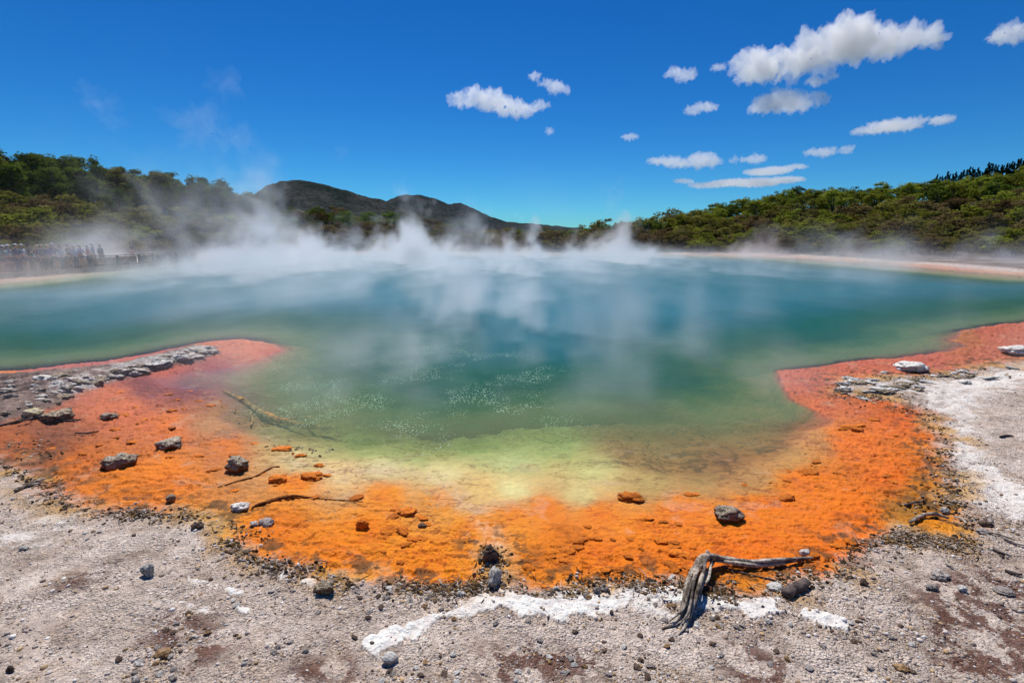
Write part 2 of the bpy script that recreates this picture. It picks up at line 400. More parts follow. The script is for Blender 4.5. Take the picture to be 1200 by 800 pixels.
    c = c * (1 - drk * .8) + np.array(lin((86, 66, 40))) * drk * .8
    rcol = np.array(lin((150, 128, 116))) * (1 + .9 * n2 + .6 * n3)[..., None]
    rcol = rcol * (1 - wm) + wcol * wm
    rdk = red[..., None] * .8; rcol = rcol * (1 - rdk) + np.array(lin((72, 50, 48))) * rdk
    c = c * (1 - ridge_m[..., None]) + rcol * ridge_m[..., None]
    bk = (sstep(1.2, 3.0, out_d + .8 * n1) * (Y > 27))[..., None]
    bkl = sstep(.25, .45, fbm(X * .12, Y * .9, .5, 3, .5, 29))[..., None]
    c = c * (1 - bk) + (np.array(lin((112, 96, 78))) * (1 + .4 * n1)[..., None] * (1 - bkl) + np.array(lin((196, 178, 160))) * bkl) * bk
    # deep bed, hillside floor
    dk = sstep(.6, 1.6, np.where(lake, depth, 0))[..., None]
    c = c * (1 - dk) + np.array([.05, .07, .05]) * dk
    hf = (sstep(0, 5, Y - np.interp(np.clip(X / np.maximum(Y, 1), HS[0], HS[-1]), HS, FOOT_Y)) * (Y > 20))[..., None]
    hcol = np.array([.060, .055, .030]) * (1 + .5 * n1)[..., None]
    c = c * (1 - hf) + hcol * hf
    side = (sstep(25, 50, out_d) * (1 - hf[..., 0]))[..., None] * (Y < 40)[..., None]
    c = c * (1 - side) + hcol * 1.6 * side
    c = np.clip(c, .004, .82)
    wet = (1 - gm) * (1 - ridge_m)
    return z, c, wet, wm[..., 0] * gm, dS

def polar(nth, nr, th_full=True, dmin=2.0):
    t1 = np.linspace(-R(53), R(53), nth)
    t0 = np.linspace(R(53), R(307), max(60, nth // 14))[1:-1]
    th = np.concatenate([t1, t0])
    dep = np.concatenate([np.linspace(R(88), R(54), 16)[:-1], np.linspace(R(54), R(dmin), nr)])
    r = CAMZ / np.tan(dep)
    rf = np.exp(np.linspace(math.log(r[-1]), math.log(2600), 90))[1:]
    r = np.concatenate([r, rf])
    global GRID_T, GRID_R
    GRID_T, GRID_R = th, r
    T, RR = np.meshgrid(th, r)
    X = RR * np.sin(T); Y = RR * np.cos(T)
    nT, nR = len(th), len(r)
    i = np.arange(nR - 1)[:, None] * nT; j = np.arange(nT)[None, :]; j2 = (j + 1) % nT
    Fc = np.stack([i + j, i + j2, i + nT + j2, i + nT + j], -1).reshape(-1, 4)
    return X.ravel(), Y.ravel(), Fc, nT
Xg, Yg, Fg, nT = polar(int(1400 * Q), int(950 * Q))
zg, cg, wet, dep_g, _ds = ground_fields(Xg, Yg)
# cap at the foot of the camera
V = np.stack([Xg, Yg, zg], 1)
k = len(V); V = np.vstack([V, [[0, 0, float(zg[:nT].mean())]]])
me = bpy.data.meshes.new('ground')
faces_tri = np.stack([np.full(nT, k), np.arange(nT), (np.arange(nT) + 1) % nT], 1)
me.vertices.add(len(V)); me.vertices.foreach_set('co', V.astype(np.float32).ravel())
li = np.concatenate([Fg.ravel(), faces_tri.ravel()]).astype(np.int32)
me.loops.add(len(li)); me.loops.foreach_set('vertex_index', li)
me.polygons.add(len(Fg) + nT)
me.polygons.foreach_set('loop_start', np.concatenate([np.arange(len(Fg)) * 4, len(Fg) * 4 + np.arange(nT) * 3]).astype(np.int32))
me.update(calc_edges=True); me.shade_smooth()
attr_color(me, 'pigment', np.vstack([cg, cg[:1]])); attr_float(me, 'wet', np.append(wet, 0)); attr_float(me, 'crust', np.append(dep_g, 0))
m, t = newmat('sinter_ground')
geo = t('ShaderNodeNewGeometry').outputs[0]
ca = t('ShaderNodeVertexColor', layer_name='pigment').outputs[0]
wa = t('ShaderNodeAttribute', attribute_name='wet').outputs['Fac']
nA = t.noise(geo, 60, 5, .65); nB = t.noise(geo, 14, 6, .65); nC = t.noise(geo, 190, 3, .6)
vor = t('ShaderNodeTexVoronoi', {'Vector': geo, 'Scale': 42.0, 'Randomness': 1.0}, feature='F1')
spk = t.ramp(nC, [(.30, .42), (.46, .92), (.60, 1.1), (.76, 1.6)])
cr0 = t('ShaderNodeAttribute', attribute_name='crust').outputs['Fac']
quiet = t.math('SUBTRACT', 1.0, t.math('MAXIMUM', t.math('MULTIPLY', wa, .62), t.math('MULTIPLY', cr0, .8)), clamp=True)
col = t.mix(quiet.outputs[0], ca, t.mix(1.0, ca, spk, 'MULTIPLY'), 'MIX')
col = t.mix(t.math('MULTIPLY', quiet, .8).outputs[0], col, t.ramp(nB, [(.28, .55), (.5, 1.0), (.75, 1.35)]), 'MULTIPLY')
bsum = t.math('MULTIPLY_ADD', t.math('MULTIPLY', nA, quiet), .6, t.math('MULTIPLY_ADD', nB, .9, t.math('MULTIPLY', nC, t.math('MULTIPLY', quiet, .25))))
bmp = t('ShaderNodeBump', {'Strength': .9, 'Distance': .035, 'Height': bsum})
cr = t('ShaderNodeAttribute', attribute_name='crust').outputs['Fac']
dry = t.math('MULTIPLY', t.math('SUBTRACT', 1.0, wa, clamp=True), t.math('MULTIPLY_ADD', cr, -.75, 1.0, clamp=True), clamp=True)
g1 = t('ShaderNodeTexVoronoi', {'Vector': geo, 'Scale': 62.0}, feature='F1'); g2 = t('ShaderNodeTexVoronoi', {'Vector': geo, 'Scale': 150.0}, feature='F1')
c1 = t('ShaderNodeSeparateColor', {0: g1.outputs[1]}).outputs[0]; c2 = t('ShaderNodeSeparateColor', {0: g2.outputs[1]}).outputs[0]
k1 = t.ramp(c1, [(.0, .62), (.08, .85), (.2, 1), (.85, 1.03), (.95, 1.2), (1, 1.35)]); k2 = t.ramp(c2, [(0, .65), (.12, .92), (.5, 1), (.9, 1.1), (1, 1.35)])
edge1 = t.ramp(g1.outputs[0], [(.4, 1), (.8, .84)])
gr = t.mix(1, k1, k2, 'MULTIPLY'); gr = t.mix(1, gr, edge1, 'MULTIPLY')
clus = t.ramp(t.noise(geo, 2.2, 4, .65), [(.36, .25), (.60, 1)])
col = t.mix(t.math('MULTIPLY', dry, clus).outputs[0], col, t.mix(1, col, gr, 'MULTIPLY'))
gbump = t.math('MULTIPLY', t.math('MULTIPLY', t.math('SUBTRACT', .6, g1.outputs[0]), dry), t.math('MULTIPLY', clus, .8))
t.t.links.new(t.math('ADD', bsum, gbump).outputs[0], bmp.inputs['Height'])
rough = t.math('MULTIPLY_ADD', wa, -.30, t.math('MULTIPLY_ADD', nB, .2, .78))
spec = t.math('MULTIPLY_ADD', wa, .08, .10)
bs = t('ShaderNodeBsdfPrincipled', {'Base Color': col, 'Roughness': rough, 'Specular IOR Level': spec, 'Normal': bmp})
t.out(bs)
ground = obj('ground', me, m); tag(ground, kind='structure')

TH_ = np.append(GRID_T, 2 * math.pi + GRID_T[0]); nR_ = len(GRID_R)
def wrapg(a): a = np.asarray(a).reshape(nR_, -1); return np.concatenate([a, a[:, :1]], 1)
ZG, WG, SG, KG = wrapg(zg), wrapg(wet), wrapg(_ds), wrapg(dep_g)
def look(G, X, Y):
    """read a ground field off the finished ground sheet (bilinear)"""
    X = np.asarray(X, float); Y = np.asarray(Y, float)
    th = np.arctan2(X, Y); th = np.where(th < TH_[0], th + 2 * math.pi, th); r = np.clip(np.hypot(X, Y), GRID_R[0], GRID_R[-1] * .999)
    i = np.clip(np.searchsorted(GRID_R, r, 'right') - 1, 0, nR_ - 2); j = np.clip(np.searchsorted(TH_, th, 'right') - 1, 0, len(TH_) - 2)
    a = (r - GRID_R[i]) / (GRID_R[i + 1] - GRID_R[i]); b_ = (th - TH_[j]) / (TH_[j + 1] - TH_[j])
    return (G[i, j] * (1 - a) + G[i + 1, j] * a) * (1 - b_) + (G[i, j + 1] * (1 - a) + G[i + 1, j + 1] * a) * b_
def gz(x, y): return float(look(ZG, [x], [y])[0])
def gzs(xs, ys): return look(ZG, xs, ys)

# ------------------------------------------------------------------ lake water
_gt, _gr = GRID_T, GRID_R
Xw, Yw, Fw, nTw = polar(int(520 * Q), int(620 * Q))
GRID_T, GRID_R = _gt, _gr
zw = look(ZG, Xw, Yw); dw = np.maximum(-zw, 0)
keepv = (zw < .004) & (look(SG, Xw, Yw) > -1.6)
kf = keepv[Fw].any(1) & (Yw[Fw].min(1) > 2) & (np.hypot(Xw, Yw)[Fw].max(1) < 120)
Fw = Fw[kf]; used = np.unique(Fw); remap = np.full(len(Xw), -1); remap[used] = np.arange(len(used))
wm_ = npmesh('lake_water', np.stack([Xw[used], Yw[used], np.zeros(len(used))], 1), remap[Fw], True)
attr_float(wm_, 'depth', dw[used])
m, t = newmat('thermal_water')
geo = t('ShaderNodeNewGeometry').outputs[0]
dp = t('ShaderNodeAttribute', attribute_name='depth').outputs['Fac']
sep = t('ShaderNodeSeparateXYZ', {0: geo})
big = t.noise(geo, .13, 4, .55)
dcl = t.math('ADD', t.math('DIVIDE', dp, 4.0), t.math('MULTIPLY', t.math('SUBTRACT', big, .5), t.math('MULTIPLY', dp, .16)), clamp=True)
body = t.ramp(dcl, [(0, (.40, .44, .20)), (.06, (.22, .31, .13)), (.11, (.08, .17, .065)), (.19, (.022, .095, .045)), (.32, (.003, .084, .044)), (.50, (.002, .092, .095)), (.75, (.002, .120, .150))])
opac = t.math('SUBTRACT', 1.0, t.math('EXPONENT', t.math('MULTIPLY', dp, -2.7)))
# froth bubbles and their sun glints, painted as pale specks in the water colour
vb = t('ShaderNodeTexVoronoi', {'Vector': geo, 'Scale': 30.0}, feature='F1')
mp = t('ShaderNodeMapping', {'Vector': geo, 'Location': (.42, -1.50, 0), 'Scale': (.24, .17, 1)})
blob = t('ShaderNodeTexGradient', {'Vector': mp}, gradient_type='SPHERICAL').outputs[1]
bn = t.noise(geo, .9, 4, .6)
mask = t.math('MULTIPLY', t.math('MULTIPLY', t.math('POWER', blob, .5), t.ramp(bn, [(.42, 0), (.6, 1)])), 1.5, clamp=True)
froth_glint = t.math('LESS_THAN', vb.outputs[0], t.math('MULTIPLY', mask, .27))
body2 = t.mix(froth_glint.outputs[0], body, (.40, .52, .36))
op2 = t.math('MAXIMUM', opac, froth_glint)
r1 = t.noise(t('ShaderNodeMapping', {'Vector': geo, 'Scale': (1, 1.5, 1)}), 2.6, 3, .6)
r2 = t.noise(geo, 13, 3, .6)
hb = t.math('MULTIPLY_ADD', r1, .7, t.math('MULTIPLY', r2, .22))
bmp = t('ShaderNodeBump', {'Strength': .30, 'Distance': .05, 'Height': hb})
dif = t('ShaderNodeBsdfDiffuse', {'Color': body2, 'Normal': bmp})
trc = t.mix(t.math('MULTIPLY', dp, 3.0, clamp=True).outputs[0], (1, 1, 1), (.72, .86, .62))
tr = t('ShaderNodeBsdfTransparent', {'Color': trc})
bodyS = t('ShaderNodeMixShader', {0: op2, 1: tr, 2: dif})
gl = t('ShaderNodeBsdfGlossy', {'Color': (1, 1, 1, 1), 'Roughness': .09, 'Normal': bmp})
fr = t('ShaderNodeFresnel', {'IOR': 1.33, 'Normal': bmp})
frm = t.math('MULTIPLY', fr, .36)
fs = t('ShaderNodeMixShader', {0: frm, 1: bodyS, 2: gl})
t.out(fs)
water = obj('lake_water', wm_, m); tag(water, kind='structure')

# ------------------------------------------------------------------ stones
def rock_mesh(name, seed, rough=.25, flat=1.0, sub=3, facet=0.0):
    bm = bmesh.new(); bmesh.ops.create_icosphere(bm, subdivisions=sub, radius=1)
    rnd = random.Random(seed); off = Vector((rnd.uniform(0, 90), rnd.uniform(0, 90), rnd.uniform(0, 90)))
    cuts = [(Vector((rnd.gauss(0, 1), rnd.gauss(0, 1), rnd.gauss(0, 1))).normalized(), rnd.uniform(.62, .9)) for _ in range(7)]
    for v in bm.verts:
        p = v.co.copy()
        for n, d in cuts:
            k = p.dot(n)
            if k > d: p -= n * (k - d) * (.55 + facet)
        q = p.normalized()
        r = 1 + rough * (mnoise.noise(q * 1.3 + off) + .55 * mnoise.noise(q * 3 + off) + .3 * mnoise.noise(q * 7 + off))
        if sub > 3: r += rough * (.34 * mnoise.noise(q * 9 + off) + .22 * mnoise.noise(q * 19 + off))
        p = p * r
        p.z *= flat
        v.co = p
    me = bpy.data.meshes.new(name); bm.to_mesh(me); bm.free()
    if sub < 4: me.shade_flat()
    else: me.shade_smooth()
    return me

def stone_mat(name, c1, c2, c3, scale, hot=.5, rough=.9, foot=None):
    """c1 base, c2 dark crust in pits, c3 pale crust on the upper faces"""
    m, t = newmat(name)
    tc = t('ShaderNodeTexCoord').outputs['Generated']
    oi = t('ShaderNodeObjectInfo')
    a = t.noise(tc, scale, 6, .7); b = t.noise(tc, scale * 3, 5, .75)
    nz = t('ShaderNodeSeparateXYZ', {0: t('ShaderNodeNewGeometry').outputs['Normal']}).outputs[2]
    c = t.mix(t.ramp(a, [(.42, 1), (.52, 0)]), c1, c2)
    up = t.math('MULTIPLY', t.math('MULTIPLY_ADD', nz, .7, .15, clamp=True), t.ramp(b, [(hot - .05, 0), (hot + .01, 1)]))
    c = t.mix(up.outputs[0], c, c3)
    if foot:
        gzz = t('ShaderNodeSeparateXYZ', {0: tc}).outputs[2]
        c = t.mix(t.ramp(t.math('MULTIPLY_ADD', a, .5, gzz), [(.52, 1), (.66, 0)]), c, foot)
    val = t.math('MULTIPLY_ADD', oi.outputs['Random'], .5, .72)
    h = t('ShaderNodeHueSaturation', {'Value': val, 'Color': c})
    bp = t('ShaderNodeBump', {'Strength': .8, 'Distance': .02, 'Height': b})
    t.out(t('ShaderNodeBsdfPrincipled', {'Base Color': h, 'Roughness': rough, 'Specular IOR Level': .2, 'Normal': bp}))
    return m
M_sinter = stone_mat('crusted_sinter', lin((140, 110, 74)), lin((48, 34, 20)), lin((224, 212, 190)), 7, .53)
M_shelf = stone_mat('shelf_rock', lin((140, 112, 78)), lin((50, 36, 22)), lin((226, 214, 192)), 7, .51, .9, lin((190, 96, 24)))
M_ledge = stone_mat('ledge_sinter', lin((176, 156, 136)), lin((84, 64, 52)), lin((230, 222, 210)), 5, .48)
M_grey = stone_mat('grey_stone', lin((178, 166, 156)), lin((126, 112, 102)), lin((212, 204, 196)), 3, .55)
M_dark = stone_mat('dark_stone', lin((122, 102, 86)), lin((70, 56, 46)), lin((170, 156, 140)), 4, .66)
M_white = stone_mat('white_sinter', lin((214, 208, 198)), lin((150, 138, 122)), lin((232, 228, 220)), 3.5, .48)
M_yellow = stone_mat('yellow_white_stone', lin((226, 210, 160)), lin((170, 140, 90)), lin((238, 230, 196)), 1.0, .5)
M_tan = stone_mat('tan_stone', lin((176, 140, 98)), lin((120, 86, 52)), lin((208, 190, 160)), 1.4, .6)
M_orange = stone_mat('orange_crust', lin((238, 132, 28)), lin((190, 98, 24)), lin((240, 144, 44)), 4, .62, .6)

ORD = random.Random(11)
def place_stone(name, px, py, w, h, mat, label, cat='rock', seed=None, rot=None, flat=None, group=None, dep=None, sink=.3, sub=4, rough=.42):
    """w, h: apparent size in photo pixels"""
    p = at(px, py + h * .35, 0.0)
    z = gz(p.x, p.y); z = max(z, -.02)
    p = at(px, py + h * .35, z); z = max(gz(p.x, p.y), -.02)
    k = (p.y * cp + (CAMZ - z) * sp) / F           # metres per pixel there
    W = w * k; dip = math.atan2(CAMZ - z, p.length)
    D = dep * W if dep else W * .75
    # visible height = H cos(dip) + D sin(dip)
    H = max((h * k - D * .5 * math.sin(dip)) / max(math.cos(dip), .3), W * .22)
    if flat: H = W * flat
    me = rock_mesh(name, seed if seed is not None else ORD.randrange(9999), rough, 1.0, sub)
    me.transform(Matrix.Diagonal((W / 2 / 1.0, D / 2, H / 2 / .9, 1)))
    me.transform(Matrix.Rotation(rot if rot is not None else ORD.uniform(-.4, .4), 4, 'Z'))
    o = obj(name, me, mat)
    o.location = (p.x, p.y, z + H / 2 * (1 - sink))
    tag(o, label, cat, group)
    return o

# the stones one can point at
st_ = place_stone
st_('rock', 143, 538, 34, 20, M_shelf, 'long crusted brown rock, leftmost of the three larger rocks on the orange shelf')
st_('rock', 199, 520, 28, 15, M_shelf, 'low crusted rock, middle and farthest of the three larger rocks on the shelf')
st_('rock', 280, 543, 27, 20, M_shelf, 'rounded crusted white topped rock, rightmost of the three larger rocks on the shelf')
st_('rock', 852, 600, 34, 19, M_shelf, 'grey and white pitted rock alone on the right part of the orange shelf')
st_('rock', 68, 485, 34, 16, M_sinter, 'crusted white topped rock with dark side below the white sinter ridge on the left')
st_('rock', 127, 487, 20, 9, M_shelf, 'small flat crusted stone on the pinkish shelf beside the left ridge')
st_('rock', 38, 476, 21, 11, M_yellow, 'pale yellow white stone lying at the foot of the left ridge')
st_('rock', 200, 584, 11, 9, M_shelf, 'small dark round stone on the lower left of the orange shelf', sub=3)
st_('rock', 281, 592, 20, 12, M_white, 'white lump of sinter on the edge where orange meets grey')
st_('rock', 232, 615, 13, 9, M_dark, 'small dark stone on the grey rim just below the orange shelf', sub=3)
st_('rock', 313, 611, 19, 9, M_grey, 'flat purplish grey stone on a yellow tongue of the shelf')
st_('rock', 298, 613, 9, 7, M_white, 'small pale stone left of the flat purplish one', sub=3)
st_('rock', 380, 686, 24, 17, M_sinter, 'greenish brown mossy looking rock at the end of a short white salt streak')
st_('rock', 457, 771, 20, 14, M_white, 'smooth rounded pale pebble alone near the bottom edge', sub=4, rough=.12, sink=.1)
st_('rock', 175, 669, 13, 16, M_white, 'upright pale pointed stone casting a dark shadow on the left grey ground', dep=.9, sink=.1)
st_('rock', 708, 690, 11, 10, M_grey, 'round pale grey pebble, right one of two beside the orange edge', sub=4)
st_('rock', 699, 694, 8, 8, M_grey, 'smaller grey pebble, left one of two beside the orange edge', sub=4)
st_('rock', 652, 692, 8, 6, M_white, 'little white pebble on the twig litter at the orange edge', sub=4)
st_('rock', 540, 696, 9, 7, M_white, 'white pebble at the lowest bulge of the orange shelf', sub=4)
st_('rock', 909, 687, 20, 9, M_white, 'flat white slab on a yellow pool right of the dead root', flat=.3)
st_('rock', 1106, 598, 12, 8, M_white, 'white oval stone inside the small yellow pool on the right')
st_('rock', 1068, 430, 36, 11, M_white, 'broad flat white rock with dark underside on the pink shelf at right', flat=.28, sink=.1)
st_('rock', 1196, 411, 36, 11, M_white, 'flat white rock cut by the right edge of the picture', flat=.3, sink=.1)
st_('rock', 1037, 436, 10, 4, M_white, 'small white stone left of the broad flat white rock', sub=4)
st_('rock', 997, 500, 24, 7, M_orange, 'flat pinkish slab on the shelf where it meets the brown shallows', flat=.2)
st_('rock', 738, 582, 26, 8, M_orange, 'flat orange crust block at the pale water edge', flat=.3)
st_('rock', 478, 599, 22, 8, M_orange, 'orange crust block left of centre on the shelf', flat=.3)
st_('rock', 425, 613, 15, 12, M_orange, 'knobbly orange lump beside the crust block')
st_('rock', 495, 615, 10, 7, M_dark, 'small brown stone right of the orange crust block', sub=4)
st_('rock', 327, 560, 22, 10, M_orange, 'jagged orange slab behind the rightmost larger rock', flat=.35)
st_('rock', 366, 557, 24, 8, M_orange, 'broad jagged orange slab beside the pale band', flat=.3)
st_('rock', 575, 650, 17, 22, M_dark, 'dark mossy lump at the notch of the orange edge', rough=.45)
st_('rock', 580, 676, 15, 26, M_white, 'tall white grey sinter knob in the notch of the orange edge', rough=.4, dep=1.6)
st_('rock', 28, 641, 9, 5, M_white, 'tiny white stone on the white patch at far left', sub=4)
st_('rock', 192, 765, 18, 8, M_tan, 'flat tan stone in the left foreground', flat=.3)
st_('rock', 12, 783, 9, 8, M_dark, 'dark stone in the bottom left corner', sub=4)
st_('rock', 1012, 684, 10, 8, M_dark, 'small dark brown stone on the grey ground right of the dark log', sub=4)
st_('rock', 1155, 613, 16, 8, M_dark, 'dark flat stone on the grey slope right of the yellow pool')
st_('rock', 1152, 621, 15, 7, M_grey, 'grey flat stone just under the dark flat one on the right slope')
st_('rock', 1100, 672, 20, 12, M_grey, 'angular grey stone in the right foreground')
st_('rock', 1092, 688, 13, 8, M_grey, 'angular grey stone below and left of the larger one in the right foreground', sub=4)
st_('rock', 1176, 692, 20, 9, M_grey, 'flat purplish slab beside the reddish gravel on the right', flat=.25)
st_('rock', 1127, 690, 11, 8, M_white, 'pale stone left of the flat purplish slab')
st_('rock', 943, 646, 12, 9, M_white, 'white stone just above the right end of the dead root')
st_('rock', 1057, 780, 16, 8, M_tan, 'tan chip with a shadow near the bottom right', flat=.3)

# white sinter slabs of the left ridge and of the right grey point
def slabs(quads, name, labels, grp, cat='rock'):
    for i, (px, py, w, h, mt) in enumerate(quads):
        p = at(px, py, .12); zz = gz(p.x, p.y); p = at(px, py, zz + .02)
        k = (p.y * cp + (CAMZ - zz) * sp) / F
        W = w * k; H = min(h * k * .55, W * .35); D = W * ORD.uniform(.5, .8)
        me = rock_mesh(name, 500 + i + len(grp), .6, 1, 4, .1)
        me.transform(Matrix.Diagonal((W / 2, D / 2, H / 2, 1))); me.transform(Matrix.Rotation(ORD.uniform(-.5, .5), 4, 'Z'))
        o = obj(name, me, mt); o.location = (p.x, p.y, gz(p.x, p.y) + H * .25); o.rotation_euler = (ORD.uniform(-.25, .25), ORD.uniform(-.2, .2), 0)
        tag(o, labels[i % len(labels)] if isinstance(labels, list) else labels(px, py), cat, grp)
Q = []
rq = random.Random(5)
for i in range(110):
    f = rq.random(); px = 4 + 246 * f; base = np.interp(px, [0, 60, 120, 180, 250], [448, 443, 438, 425, 408])
    py = base + rq.uniform(-3, 1) * 2 + rq.uniform(0, np.interp(px, [0, 80, 150, 250], [50, 26, 12, 8]))
    Q.append((px, py, rq.uniform(5, 17), rq.uniform(4, 10), rq.choice([M_ledge, M_white, M_ledge, M_sinter])))
Q += [(240, 411, 34, 6, M_ledge), (222, 418, 26, 6, M_ledge), (215, 424, 22, 6, M_ledge), (185, 430, 30, 7, M_white), (160, 436, 26, 7, M_ledge)]
def ridge_label(px, py):
    part = 'near the left picture edge' if px < 60 else 'midway along it' if px < 140 else 'towards its point in the water'
    return 'flaky white and brown sinter slab on the left ridge, ' + part
slabs(Q, 'sinter_rock', ridge_label, 'sinter slabs heaped along the left ridge')
Q = []
for i in range(34):
    px = rq.uniform(983, 1060); py = 446 + rq.uniform(-4, 22) * (1 - abs(px - 1015) / 90)
    Q.append((px, py, rq.uniform(8, 20), rq.uniform(4, 8), rq.choice([M_sinter, M_white, M_white])))
for i in range(30):
    px = rq.uniform(1055, 1200); py = np.interp(px, [1055, 1200], [445, 423]) + rq.uniform(0, 14)
    Q.append((px, py, rq.uniform(7, 18), rq.uniform(3, 6), rq.choice([M_sinter, M_white])))
def point_label(px, py):
    part = 'on the left tip of the grey point' if px < 1060 else 'along the back rim of the grey ground'
    return 'pale crusted sinter slab right of the pool, ' + part
slabs(Q, 'sinter_rock', point_label, 'sinter slabs on the right bank')
# orange crust plates scattered on the shelf
plates = []
rp = random.Random(21)
pv = [rock_mesh('orange_crust_plate', 900 + i, .3, 1, 3, .3) for i in range(7)]
for me_ in pv: me_.materials.append(M_orange)
tries = 0; cand = []
while len(cand) < 900:
    px, py = rp.uniform(60, 1110), rp.uniform(455, 685)
    p = at(px, py, .02); cand.append((p.x, p.y))
ca_ = np.array(cand); zf, wf, sf = (look(G_, ca_[:, 0], ca_[:, 1]) for G_ in (ZG, WG, SG))
mh = fbm(ca_[:, 0], ca_[:, 1], .9, 3, .6, 40)
n = 0
for i, (x, y) in enumerate(cand):
    if wf[i] < .97 or zf[i] < .001 or mh[i] < .02 or n >= 170: continue
    n += 1
    me_ = pv[i % 7]
    o = bpy.data.objects.new('crust_plate', me_); C.objects.link(o)
    s = rp.uniform(.015, .055) * (1 + .06 * y) * (1.6 if rp.random() < .12 else 1)
    o.scale = (s, s * rp.uniform(.5, .8), s * rp.uniform(.14, .26)); o.rotation_euler = (rp.uniform(-.15, .15), rp.uniform(-.15, .15), rp.uniform(-.6, .6))
    o.location = (x, y, zf[i] + s * .08)
    side = 'left of the pale shallows' if x < -1 else 'in front of the pale shallows' if x < 1.5 else 'right of the pale shallows'
    tag(o, 'thin broken orange crust plate on the shelf ' + side, 'crust plate', 'orange crust plates on the shelf ' + side)

# pebbles: the largest as individuals, the rest as one gravel
peb = [rock_mesh('pebble', 70 + i, .38, 1, 2, .45) for i in range(6)]
pm = [M_grey, M_grey, M_white, M_dark, M_tan, M_sinter]
pebs = []
for i in range(6):
    for j, mt in enumerate((M_grey, M_grey, M_white, M_dark, M_tan)):
        q = peb[i].copy(); q.materials.clear(); q.materials.append(mt); pebs.append((mt, q))
rp = random.Random(33)
cand = []
for i in range(105000):
    if i % 4 == 0: px, py = rp.uniform(-60, 1260), rp.uniform(575, 840)
    else: px, py = rp.uniform(-60, 1260), 840 - 265 * rp.random() ** 1.5
    if i % 7 == 0: px, py = rp.uniform(1050, 1240), rp.uniform(430, 620)
    p = at(px, py, .08); cand.append((p.x, p.y))
ca_ = np.array(cand)
zf, wf, sf = (look(G_, ca_[:, 0], ca_[:, 1]) for G_ in (ZG, WG, SG))
dO_ = sdist(ca_[:, 0], ca_[:, 1], pOR)
cl = fbm(ca_[:, 0], ca_[:, 1], 1.9, 4, .6, 41)
rim_ = np.exp(-((dO_ + .12) / .22) ** 2)
prob = (1 - .9 * look(KG, ca_[:, 0], ca_[:, 1]).clip(0, 1)) * np.clip(.10 + 2.6 * np.clip(cl, 0, 1) + .9 * rim_, 0, 1) * (dO_ < .03) * (wf < .6)
keep = np.array([rp.random() for _ in cand]) < prob
idx = np.nonzero(keep)[0]
sizes = np.array([min(.0034 * rp.paretovariate(2.5), .022) for _ in idx])
dist = np.hypot(ca_[idx, 0], ca_[idx, 1])
app = sizes / np.hypot(dist, 2.3)
px_in = np.abs(ca_[idx, 0] / ca_[idx, 1]) < 1.02
order = np.argsort(-app * px_in)
big = set(order[:250].tolist())
Vg, Fgv, cgv = [], [], []
ico = []
for i in range(8):
    me_ = rock_mesh('t', 200 + i, .3, 1, 1, .3)
    v = np.array([x.co for x in me_.vertices]); f = np.array([list(x.vertices) for x in me_.polygons]); ico.append((v, f)); bpy.data.meshes.remove(me_)
off = 0
pal = np.array([lin(c) for c in ((190, 176, 166), (208, 196, 186), (228, 222, 214), (136, 112, 94), (176, 150, 116), (196, 164, 122), (160, 144, 132), (104, 86, 74))])
for q, i in enumerate(idx):
    x, y = ca_[i]; s = sizes[q]
    if q in big:
        mt, me_ = pebs[rp.randrange(len(pebs))]
        o = bpy.data.objects.new('pebble', me_); C.objects.link(o)
        s = max(s, .008)
        o.scale = (s, s * rp.uniform(.6, .95), s * rp.uniform(.35, .65)); o.rotation_euler = (rp.uniform(-.3, .3), rp.uniform(-.3, .3), rp.uniform(0, 6.28))
        o.location = (x, y, zf[i] + s * .25)
        side = 'left foreground' if x < -1.2 else 'middle foreground' if x < 1.2 else 'right foreground'
        if y > 5: side = 'grey bank right of the pool' if x > 0 else 'grey bank at the far left'
        tone = {M_grey: 'grey', M_white: 'whitish', M_dark: 'dark brown', M_tan: 'tan'}[mt]
        tag(o, f'small {tone} pebble on the {side}', 'pebble', f'{tone} pebbles on the {side}')
    else:
        v, f = ico[rp.randrange(8)]
        a = rp.uniform(0, 6.28); c_, s_ = math.cos(a), math.sin(a)
        w = v * np.array([s, s * rp.uniform(.5, .95), s * rp.uniform(.35, .7)])
        w = np.stack([w[:, 0] * c_ - w[:, 1] * s_ + x, w[:, 0] * s_ + w[:, 1] * c_ + y, w[:, 2] + zf[i] + s * .2], 1)
        Vg.append(w); Fgv.append(f + off); off += len(v)
        cgv.append(np.repeat(pal[rp.choice([0, 0, 1, 1, 2, 3, 4, 5, 6, 6, 7])][None] * rp.uniform(.75, 1.15), len(v), 0))
gm_ = npmesh('gravel', np.vstack(Vg), np.vstack(Fgv)); attr_color(gm_, 'tone', np.vstack(cgv))
m, t = newmat('gravel'); t.out(t('ShaderNodeBsdfPrincipled', {'Base Color': t('ShaderNodeVertexColor', layer_name='tone').outputs[0], 'Roughness': .9, 'Specular IOR Level': .15}))
tag(obj('gravel', gm_, m), kind='stuff', label='fine mixed gravel strewn over the grey ground', cat='gravel')
print('gravel stones', len(Vg))

